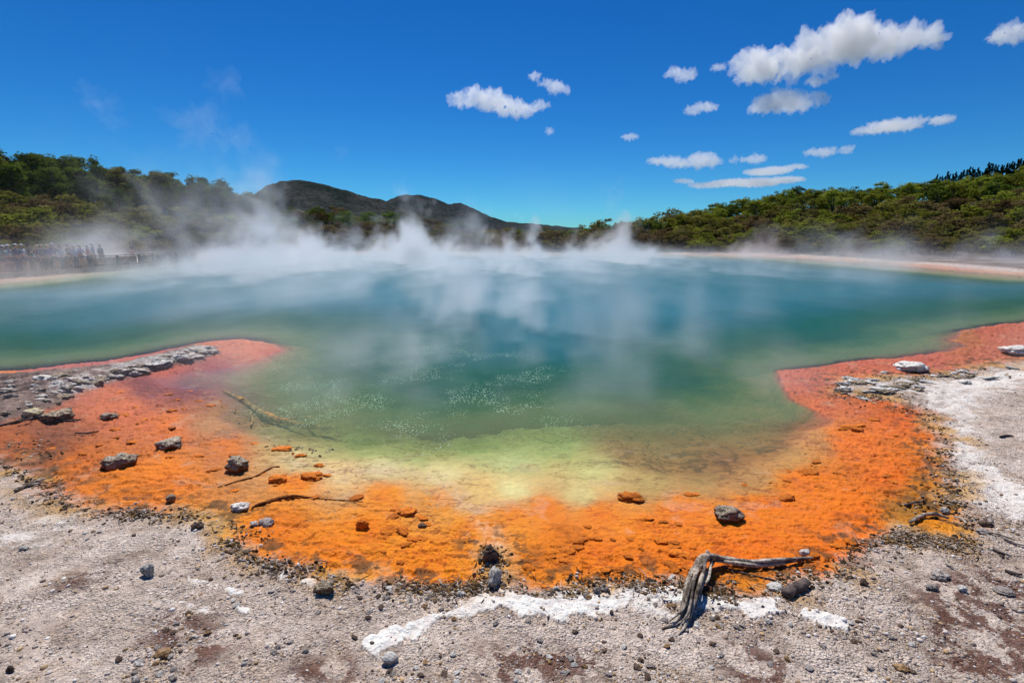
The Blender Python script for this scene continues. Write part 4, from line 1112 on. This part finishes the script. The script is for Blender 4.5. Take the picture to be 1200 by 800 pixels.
for i in range(len(path) - 1):
    a, b = path[i], path[i + 1]; d = b - a; L = d.length; rz = math.atan2(d.y, d.x); dn = d.normalized(); nrm = Vector((-dn.y, dn.x, 0))
    mid = (a + b) / 2
    child('deck', mesh_of('deck', lambda bm: [box(bm, a + dn * (k * .15 + .07) + nrm * 1.2 + Vector((0, 0, DZ - .03)), (.135, 2.4, .05), rz) for k in range(int(L / .15))]), M_deck, bw)
    child('bearer', mesh_of('bearer', lambda bm: [box(bm, mid + nrm * o_ + Vector((0, 0, DZ - .15)), (L, .12, .18), rz) for o_ in (.15, 2.2)]), M_rust, bw)
    for hz, nm in ((1.06, 'top_rail'), (.42, 'lower_rail')):
        child(nm, mesh_of(nm, lambda bm: box(bm, mid + Vector((0, 0, DZ + hz - .2)), (L + .05, .05 if nm == 'lower_rail' else .11, .09 if nm == 'lower_rail' else .05), rz)), M_timber, fence)
    k = 0; n = int(L / 1.9)
    for j in range(n + 1):
        p = a + dn * (j * L / n)
        child('post', mesh_of('post', lambda bm: box(bm, p - nrm * .07 + Vector((0, 0, .35)), (.10, .10, 1.55), rz)), M_timber, fence)
    child('palings', mesh_of('palings', lambda bm: [box(bm, a + dn * (j * .115 + .05) + nrm * .04 + Vector((0, 0, .42 + .01 * math.sin(j * 7.3))), (.085 + .012 * math.sin(j * 3.1), .02, 1.14), rz + .02 * math.sin(j * 5.7)) for j in range(int(L / .115))]), M_rust, fence)

def flatmat(name, c, rough=.9):
    m, t = newmat(name); g = t('ShaderNodeNewGeometry').outputs[0]
    a = t.noise(g, 9, 3, .6)
    col = t.mix(1, (*lin(c),), t.ramp(a, [(.3, .8), (.7, 1.15)]), 'MULTIPLY')
    t.out(t('ShaderNodeBsdfPrincipled', {'Base Color': col, 'Roughness': rough, 'Specular IOR Level': .2})); return m
SKIN = flatmat('skin', (196, 150, 124)); HAIR = [flatmat('dark_hair', (40, 30, 26)), flatmat('fair_hair', (168, 136, 96)), flatmat('grey_hair', (150, 144, 140))]
def skin_mesh(name, joints, edges, sub=2):
    me = bpy.data.meshes.new(name); me.from_pydata([j[0] for j in joints], edges, [])
    o = bpy.data.objects.new(name, me); C.objects.link(o)
    md = o.modifiers.new('s', 'SKIN'); md.use_smooth_shade = True
    for i, j in enumerate(joints):
        v = me.skin_vertices[0].data[i]; v.radius = j[1]; v.use_root = (i == 0)
    o.modifiers.new('u', 'SUBSURF').levels = sub
    dg = bpy.context.evaluated_depsgraph_get(); dg.update()
    out = bpy.data.meshes.new_from_object(o.evaluated_get(dg)); out.name = name
    bpy.data.objects.remove(o); bpy.data.meshes.remove(me)
    out.shade_smooth(); return out
def body_parts(pose, h):
    """pose: 'rail' leaning arms forward to the rail, 'side' arms hanging, 'photo' hands raised to the face"""
    k = h / 1.75
    def S_(x, y, z): return (x * k, y * k, z * k)
    J = [(S_(0, 0, .95), (.14 * k, .11 * k)), (S_(0, .01, 1.12), (.125 * k, .095 * k)), (S_(0, .0, 1.32), (.155 * k, .105 * k)), (S_(0, 0, 1.44), (.09 * k, .07 * k)), (S_(0, .01, 1.51), (.052 * k, .052 * k)),
         (S_(0, .02, 1.60), (.072 * k, .082 * k)), (S_(0, .015, 1.69), (.078 * k, .092 * k)), (S_(0, .0, 1.76), (.05 * k, .06 * k))]
    E = [(i, i + 1) for i in range(7)]
    for s in (-1, 1):
        n = len(J)
        J += [(S_(.10 * s, 0, .86), (.095 * k, .10 * k)), (S_(.11 * s, .02, .50), (.062 * k, .066 * k)), (S_(.115 * s, -.02, .10), (.042 * k, .045 * k)), (S_(.12 * s, .12, .035), (.045 * k, .032 * k))]
        E += [(0, n), (n, n + 1), (n + 1, n + 2), (n + 2, n + 3)]
        n = len(J)
        if pose == 'side': A_ = [S_(.20 * s, 0, 1.40), S_(.25 * s, -.02, 1.12), S_(.26 * s, .06, .88), S_(.26 * s, .10, .78)]
        elif pose == 'rail': A_ = [S_(.20 * s, 0, 1.40), S_(.27 * s, .06, 1.16), S_(.22 * s, .28, 1.06), S_(.20 * s, .37, 1.06)]
        else: A_ = [S_(.20 * s, 0, 1.40), S_(.27 * s, .14, 1.22), S_(.12 * s, .26, 1.47), S_(.06 * s, .27, 1.56)]
        J += [(A_[0], (.062 * k, .062 * k)), (A_[1], (.045 * k, .045 * k)), (A_[2], (.032 * k, .032 * k)), (A_[3], (.038 * k, .024 * k))]
        E += [(3, n), (n, n + 1), (n + 1, n + 2), (n + 2, n + 3)]
    return J, E
def person_base(pose, h):
    J, E = body_parts(pose, h)
    body = skin_mesh('body', J, E)
    k = h / 1.75
    # a face: nose, eye sockets, ears drawn out of the head vertices
    for v in body.vertices:
        x, y, z = v.co / k
        if z > 1.54 and y > .05:
            if abs(x) < .02 and 1.60 < z < 1.66: v.co.y += .02 * k
            if .02 < abs(x) < .05 and 1.655 < z < 1.69: v.co.y -= .008 * k
        if 1.60 < z < 1.68 and abs(x) > .065 and abs(y) < .04: v.co.x *= 1.12
    def grow(idx, f, edges=None):
        JJ = [(J[i][0], (J[i][1][0] * f + .008, J[i][1][1] * f + .008)) for i in idx]
        EE = [(idx.index(a), idx.index(b)) for a, b in E if a in idx and b in idx]
        return JJ, EE
    arms = [n for n in (12, 13, 20, 21) if n < len(J)]
    JJ, EE = grow([0, 1, 2, 3] + [12, 13, 20, 21], 1.10); shirt = skin_mesh('shirt', JJ, EE)
    JJ, EE = grow([0, 8, 9, 10, 16, 17, 18], 1.10); trousers = skin_mesh('trousers', JJ, EE)
    fingers = []
    for n in (15, 23):
        hnd = Vector(J[n][0]); frm = Vector(J[n - 1][0]); d = (hnd - frm).normalized(); sd_ = d.cross(Vector((0, 0, 1))).normalized() if abs(d.z) < .95 else Vector((1, 0, 0))
        for q in range(4):
            b0 = hnd + sd_ * (.013 * (q - 1.5)) * k; L_ = (.055, .068, .064, .048)[q] * k
            fingers.append(tube([b0 + d * .01, b0 + d * L_ * .5, b0 + d * L_ - Vector((0, 0, .012 * k))], [.008 * k, .0075 * k, .005 * k], 5, 1))
        fingers.append(tube([hnd - d * .02 + sd_ * .02 * k, hnd + sd_ * .045 * k + d * .01, hnd + sd_ * .05 * k + d * .04], [.009 * k, .008 * k, .006 * k], 5, 1))
    bm = bmesh.new(); bm.from_mesh(body); fm = join('f', fingers); bm.from_mesh(fm); bm.to_mesh(body); bm.free(); bpy.data.meshes.remove(fm); body.shade_smooth()
    return body, shirt, trousers, k
def head_gear(kind, k):
    bm = bmesh.new()
    bmesh.ops.create_uvsphere(bm, u_segments=16, v_segments=10, radius=1, matrix=Matrix.Translation((0, .0, 1.685 * k)) @ Matrix.Diagonal((.093 * k, .108 * k, .105 * k, 1)))
    for v in list(bm.verts):
        if kind == 'hair':
            if v.co.z < 1.60 * k or (v.co.y > .045 * k and v.co.z < 1.735 * k): bm.verts.remove(v)
        elif v.co.z < 1.70 * k: bm.verts.remove(v)
    if kind == 'cap':
        box(bm, Vector((0, .15 * k, 1.705 * k)), (.14 * k, .12 * k, .012 * k))
    if kind == 'hat':
        bmesh.ops.create_cone(bm, cap_ends=True, segments=20, radius1=.19 * k, radius2=.165 * k, depth=.014 * k, matrix=Matrix.Translation((0, .01 * k, 1.70 * k)))
    me = bpy.data.meshes.new(kind); bm.to_mesh(me); bm.free(); me.shade_smooth(); return me
BASES = {}
def person(px, Y, h, pose, top, topname, legs, gear, gear_c, gear_name, label, face=0):
    key = (pose, h)
    if key not in BASES: BASES[key] = person_base(pose, h)
    body, shirt, trs, k = BASES[key]
    X = -30.9 + (px % 7) * .12 if True else 0
    X = ray(px, 290)[0] * Y
    r_ = empty('person', (X, Y, DZ), face); tag(r_, label, 'person')
    for nm, me_, mt in (('body', body, SKIN), ('shirt', shirt, top), ('trousers', trs, legs)):
        m2 = me_.copy(); m2.materials.clear(); obj(nm, m2, mt, r_)
    if gear != 'hair': obj('hair', head_gear('hair', k * 1.0), HAIR[int(px) % 3], r_)
    gm2 = head_gear(gear, k * 1.012 if gear != 'hair' else k); obj('hair' if gear == 'hair' else gear, gm2, gear_c, r_)
    return r_
c_wh = flatmat('white_cloth', (225, 225, 228)); c_gy = flatmat('grey_cloth', (110, 116, 128)); c_dk = flatmat('dark_cloth', (42, 44, 56)); c_pu = flatmat('purple_cloth', (62, 44, 130)); c_bl = flatmat('blue_grey_cloth', (120, 140, 170))
c_pk = flatmat('pink_cloth', (206, 110, 130)); c_lv = flatmat('lavender_cloth', (190, 186, 214)); c_jn = flatmat('denim', (60, 74, 104)); c_rd = flatmat('maroon_cloth', (120, 40, 50)); c_gn = flatmat('pale_green_cloth', (160, 176, 160)); c_tn = flatmat('straw', (206, 190, 150))
PE = [(3, 31.5, 1.66, 'rail', c_gn, c_jn, 'cap', c_wh, 'person in pale green shirt and white cap, leftmost behind the railing'),
      (9, 32.4, 1.70, 'photo', c_wh, c_dk, 'hat', c_wh, 'person in white shirt and white sunhat raising a hand to the face'),
      (18, 31.2, 1.75, 'rail', c_gy, c_jn, 'cap', c_wh, 'tall person in grey shirt and white cap at the railing'),
      (25, 33.6, 1.70, 'side', c_wh, c_jn, 'cap', c_wh, 'person in white shirt and white cap standing behind the grey shirts'),
      (34, 32.0, 1.75, 'photo', c_dk, c_dk, 'hair', HAIR[0], 'bareheaded dark haired person in dark top left of the purple jacket'),
      (43, 33.4, 1.66, 'rail', c_dk, c_jn, 'hat', c_tn, 'person in dark top and straw hat left of the purple jacket'),
      (48, 32.3, 1.70, 'side', c_gy, c_dk, 'cap', c_tn, 'person in grey shirt and tan cap next to the purple jacket'),
      (55, 32.6, 1.70, 'rail', c_pu, c_dk, 'hat', c_tn, 'person in bright purple jacket and straw hat at the railing'),
      (61, 34.2, 1.75, 'photo', c_pu, c_jn, 'cap', c_wh, 'person in purple jacket and white cap farther back'),
      (70, 33.4, 1.66, 'rail', c_bl, c_jn, 'hair', HAIR[0], 'bareheaded person in blue grey shirt right of the purple jackets'),
      (79, 35.0, 1.70, 'photo', c_dk, c_dk, 'hair', HAIR[0], 'dark haired person in dark top between blue grey and lavender shirts'),
      (86, 34.3, 1.66, 'side', c_lv, c_jn, 'cap', c_wh, 'person in lavender shirt and white cap at the railing'),
      (93, 36.0, 1.70, 'rail', c_lv, c_jn, 'hat', c_wh, 'person in lavender shirt and white sunhat left of the pink shirt'),
      (102, 36.0, 1.66, 'rail', c_pk, c_jn, 'hat', c_wh, 'person in pink shirt and white sunhat near the right of the group'),
      (108, 37.2, 1.75, 'side', c_bl, c_dk, 'cap', c_wh, 'person in blue grey shirt and white cap right of the pink shirt'),
      (117, 38.0, 1.66, 'side', c_gy, c_dk, 'hair', HAIR[1], 'fair haired person in grey shirt at the right end of the group'),
      (154, 48.5, 1.70, 'side', c_dk, c_rd, 'hair', HAIR[0], 'lone dark haired person in dark top standing far to the right')]
for (px, Y, h, pose, top, legs, gear, gc, lb) in PE:
    person(px, Y, h, pose, top, '', legs, gear, gc, '', lb, -1.35 + .25 * math.sin(px))

STEAM = dict(warp=6.0, near=.15, right=.18, lowh=.38, rise=.020, thr=.787, highh=3.2, nearh=.12, lowd=.22, highd=9.5, bank=.095, bankh=.9, vap=7.2)
# ------------------------------------------------------------------ clouds
def cloud_material():
    m, t = newmat('cloud')
    v = t('ShaderNodeVolumePrincipled', {'Color': (1, 1, 1, 1), 'Density': .024, 'Anisotropy': .5})
    t.out(None, v); return m
M_cloud = cloud_material()
CL_D = 1500.0
def cloud(label, lobes, seed, rough=1.0, dens=None):
    """lobes: (px, py, rx, ry) in photo units, built as a lumpy body at its real distance"""
    k = CL_D / F
    bm = bmesh.new(); rnd = random.Random(seed)
    c0 = atY(lobes[0][0], lobes[0][1], CL_D)
    for (px, py, rx, ry) in lobes:
        p = atY(px, py, CL_D) - c0; p.y += rnd.uniform(-.5, .5) * rx * k
        bmesh.ops.create_icosphere(bm, subdivisions=3, radius=1, matrix=Matrix.Translation(p) @ Matrix.Rotation(rnd.uniform(-.1, .1), 4, 'Y') @ Matrix.Diagonal((rx * k, max(rx, ry) * k * .8, ry * k, 1)))
    me = bpy.data.meshes.new('cloud'); bm.to_mesh(me); bm.free()
    o = bpy.data.objects.new('cloud', me); C.objects.link(o)
    ry_m = sum(l[3] for l in lobes) / len(lobes) * k
    rm = o.modifiers.new('r', 'REMESH'); rm.mode = 'VOXEL'; rm.voxel_size = max(ry_m * .07, 1.4)
    dg = bpy.context.evaluated_depsgraph_get(); dg.update()
    out = bpy.data.meshes.new_from_object(o.evaluated_get(dg)); bpy.data.objects.remove(o)
    n = len(out.vertices); co_ = np.empty(n * 3, np.float32); out.vertices.foreach_get('co', co_); co_ = co_.reshape(-1, 3)
    no = np.empty(n * 3, np.float32); out.vertices.foreach_get('normal', no); no = no.reshape(-1, 3)
    off = Vector((seed * 13.1, seed * 7.7, 0)); L1 = ry_m * .9; rough *= 1.25
    d = np.array([mnoise.noise(Vector(c / L1) + off) * .62 + mnoise.noise(Vector(c / L1 * 2.3) + off) * .36 + mnoise.noise(Vector(c / L1 * 5.1) + off) * .22 + mnoise.noise(Vector(c / L1 * 11) + off) * .12 for c in co_])
    co_ += no * (d[:, None] * ry_m * rough)
    flat_ = -ry_m * .0
    out.vertices.foreach_set('co', co_.ravel()); out.update(); out.name = 'cloud'
    o = obj('cloud', out, M_cloud); o.location = c0
    tag(o, label, 'cloud'); return o
cloud('largest long white cloud rising to the upper right', [(880, 80, 22, 13), (905, 74, 24, 15), (935, 72, 26, 15), (960, 60, 26, 20), (985, 50, 28, 22), (1012, 44, 28, 20), (1040, 46, 28, 16), (1070, 46, 26, 12), (1092, 43, 12, 7), (870, 90, 10, 6)], 1)
cloud('small ragged wisp under the largest cloud', [(960, 94, 12, 4), (972, 90, 6, 4)], 2, 1.3)
cloud('medium puffy white cloud just below the largest cloud', [(897, 124, 18, 8), (915, 118, 20, 11), (936, 121, 18, 8), (954, 117, 12, 5)], 3)
cloud('flat bottomed white cloud left of centre in the sky', [(538, 117, 12, 7), (556, 115, 14, 10), (575, 119, 17, 12), (596, 124, 18, 10), (616, 127, 14, 6), (633, 125, 9, 6)], 4)
cloud('small white cloud above right of the cloud left of centre', [(641, 97, 8, 4), (652, 101, 11, 6), (660, 104, 6, 5)], 5, 1.3)
cloud('tiny white cloud puff above the small white cloud near centre', [(627, 89, 7, 5)], 6, 1.3)
cloud('small oval white cloud left of the largest cloud', [(790, 86, 10, 4.5), (804, 88, 12, 6)], 7)
cloud('small flat white cloud below the oval one', [(810, 130, 9, 4.5), (824, 127, 14, 4)], 8, 1.1)
cloud('faint small puff beside the left tip of the largest cloud', [(842, 79, 9, 3)], 9, 1.4)
cloud('long slim cloud over the right hill', [(1012, 153, 12, 4), (1035, 149, 20, 6), (1060, 145, 22, 6), (1078, 141, 10, 4)], 10)
cloud('short slim cloud to the right of the long slim one', [(1098, 142, 9, 4), (1110, 139, 13, 4.5)], 11)
cloud('bright ragged cloud cut by the right picture edge', [(1170, 42, 12, 5), (1190, 38, 18, 9), (1215, 38, 20, 9)], 12, 1.2)
cloud('white low cloud with humps above the start of the right hill', [(772, 189, 14, 4), (795, 190, 18, 5), (820, 189, 18, 8), (833, 190, 10, 6)], 13)
cloud('small white cloud above the upper streak', [(860, 188, 5, 4), (872, 187, 6, 3), (884, 187, 12, 4.5)], 14, 1.1)
cloud('small cloud above the right hill, left of a pair', [(955, 177, 10, 3.5), (968, 178, 13, 4.5)], 15, 1.2)
cloud('tiny cloud above the right hill, right of a pair', [(991, 176, 8, 4.5)], 16, 1.1)
cloud('upper of two flat streak clouds touching the right hill', [(885, 202, 14, 3.5), (910, 199, 24, 4.5), (935, 195, 14, 2.5)], 17, .8)
cloud('lower of two flat streak clouds touching the right hill', [(822, 218, 18, 2.5), (850, 215, 26, 4), (885, 214, 30, 4.5), (920, 211, 22, 3.5)], 18, .8)
cloud('tiny flat cloud under the low humped cloud', [(802, 212, 12, 2.6)], 19, .9)
cloud('very tiny white puff under the small cloud near centre', [(644, 153, 5, 3.5)], 20, 1.2)
cloud('tiny wispy cloud in mid sky right of centre', [(737, 161, 9, 3.2)], 21, 1.5)

m_, t_ = newmat('faint_vapour'); t_.out(None, t_('ShaderNodeVolumePrincipled', {'Color': (1, 1, 1, 1), 'Density': .0008, 'Anisotropy': .4}))
for lb, lobes, sd_ in (('thin faint wisp of vapour high in the left sky', [(112, 112, 14, 12), (124, 128, 12, 16), (132, 140, 9, 10)], 31), ('faint broad veil of vapour above the left treeline', [(240, 150, 26, 22), (275, 165, 24, 14), (262, 100, 18, 9)], 32),
                       ('tiny faint wisp above the gap between the far mountains', [(400, 177, 8, 6), (396, 184, 5, 4)], 33), ('faint upright wisp over the centre right treeline', [(718, 235, 6, 20), (724, 214, 9, 6)], 34)):
    w_ = cloud(lb, lobes, sd_, 1.5); w_.data.materials.clear(); w_.data.materials.append(m_)
# ------------------------------------------------------------------ steam over the pool
# an evenly voxelled body of vapour: the density is worked out once on a grid over the lake
X0, X1, Y0_, Y1_, ZT = -52, 54, 5, 78, 13.0
VX, VZ = .30, .20
ng = bpy.data.node_groups.new('steam_field', 'GeometryNodeTree')
ng.interface.new_socket('Geometry', in_out='OUTPUT', socket_type='NodeSocketGeometry')
t = NT.__new__(NT); t.t = ng; t.n = ng.nodes
g = t('GeometryNodeInputPosition').outputs[0]
x, y, z = t('ShaderNodeSeparateXYZ', {0: g}).outputs
def nz(vec, scale, detail, rough): return t('ShaderNodeTexNoise', {'Vector': vec, 'Scale': scale, 'Detail': detail, 'Roughness': rough}).outputs[0]
w = t('ShaderNodeTexNoise', {'Vector': g, 'Scale': .22, 'Detail': 3.0}).outputs[1]
off = t('ShaderNodeVectorMath', {0: w, 1: (.5, .5, .5)}, operation='SUBTRACT')
scv = t('ShaderNodeVectorMath', {0: off.outputs[0], 3: STEAM['warp']}, operation='SCALE')
gv = t('ShaderNodeVectorMath', {0: g, 1: scv.outputs[0]}, operation='ADD').outputs[0]
def mul(v, s): return t('ShaderNodeVectorMath', {0: v, 1: s}, operation='MULTIPLY').outputs[0]
n = nz(mul(gv, (1, .28, .55)), .30, 5.0, .6)
big = nz(mul(g, (1, .4, .12)), .12, 2.0, .5)
fine = nz(mul(gv, (1, .35, .8)), .8, 3.0, .6)
def rng(v, a, b, c, d, sm=True):
    nd = t('ShaderNodeMapRange', {'Value': v, 1: a, 2: b, 3: c, 4: d}, interpolation_type='SMOOTHSTEP' if sm else 'LINEAR'); return nd.outputs[0]
M = t.math
src = M('MULTIPLY', rng(y, 8, 40, STEAM['near'], 1.0), rng(M('DIVIDE', x, M('ADD', y, 10.0)).outputs[0], -.15, .50, 1.0, STEAM['right']))
src = M('MULTIPLY', src, rng(x, -36, -20, .22, 1))
low = M('MULTIPLY', M('EXPONENT', M('MULTIPLY', z, -1 / STEAM['lowh'])), rng(M('MULTIPLY_ADD', fine, .35, M('MULTIPLY', n, .65)).outputs[0], .42, .58, .10, 1.0))
tongue = M('MAXIMUM', M('SUBTRACT', M('MULTIPLY_ADD', big, .55, M('MULTIPLY_ADD', n, .75, M('MULTIPLY', fine, .22))), M('MULTIPLY_ADD', z, STEAM['rise'], rng(M('DIVIDE', x, M('ADD', y, 10.0)).outputs[0], -.38, .12, STEAM['thr'] - .006, STEAM['thr'] + .016))), 0.0)
high = M('MULTIPLY', M('MULTIPLY', tongue, M('EXPONENT', M('MULTIPLY', z, -1 / STEAM['highh']))), rng(y, 14, 46, STEAM['nearh'], 1.0))
bk = M('MULTIPLY', M('EXPONENT', M('MULTIPLY', M('MULTIPLY', z, z), -1 / STEAM['bankh'] ** 2)), M('MULTIPLY', rng(y, 27, 46, 0, 1), rng(M('MULTIPLY_ADD', fine, .4, M('MULTIPLY', n, .6)).outputs[0], .42, .58, .10, 1.0)))
n2 = nz(mul(gv, (1.3, .6, .32)), .68, 3.0, .55)
vap = M('MULTIPLY', M('MAXIMUM', M('SUBTRACT', M('MULTIPLY_ADD', n2, .6, M('MULTIPLY', n, .45)), M("MULTIPLY_ADD", z, .05, .542)), 0.0), M('MULTIPLY', rng(y, 5.6, 8.0, 0, 1), rng(y, 16, 27, 1, .12)))
vap = M('MULTIPLY', vap, M('MULTIPLY', rng(z, 2.6, .2, 0, 1), rng(M('ABSOLUTE', M('SUBTRACT', x, .2)).outputs[0], 2.0, 5.0, 1, .08)))
d = M('MULTIPLY', src, M('MULTIPLY_ADD', low, STEAM['lowd'], M('MULTIPLY_ADD', high, STEAM['highd'], M('MULTIPLY', bk, STEAM['bank']))))
d = M('MULTIPLY_ADD', vap, STEAM['vap'], d)
d = M('MULTIPLY', d, M('MULTIPLY', rng(z, ZT - 4, ZT, 1, 0), M('MULTIPLY', rng(y, 70, 78, 1, .0), M('MULTIPLY', rng(x, 46, 54, 1, 0), rng(y, 5, 7.5, 0, 1)))))
vc = t('GeometryNodeVolumeCube', {'Density': d, 'Min': (X0, Y0_, .01), 'Max': (X1, Y1_, ZT), 'Resolution X': int((X1 - X0) / VX), 'Resolution Y': int((Y1_ - Y0_) / VX), 'Resolution Z': int(ZT / VZ)})
m, tm_ = newmat('steam')
v = tm_('ShaderNodeVolumePrincipled', {'Color': (1, 1, 1, 1), 'Density': 1.0, 'Anisotropy': .5})
tm_.out(None, v)
sm = t('GeometryNodeSetMaterial', {'Geometry': vc.outputs[0], 'Material': m})
go = t('NodeGroupOutput', {0: sm.outputs[0]})
me_ = bpy.data.meshes.new('steam'); st2 = obj('steam', me_); me_.materials.append(m)
md = st2.modifiers.new('field', 'NODES'); md.node_group = ng
tag(st2, kind='stuff', label='white steam drifting over the hot pool', cat='steam')
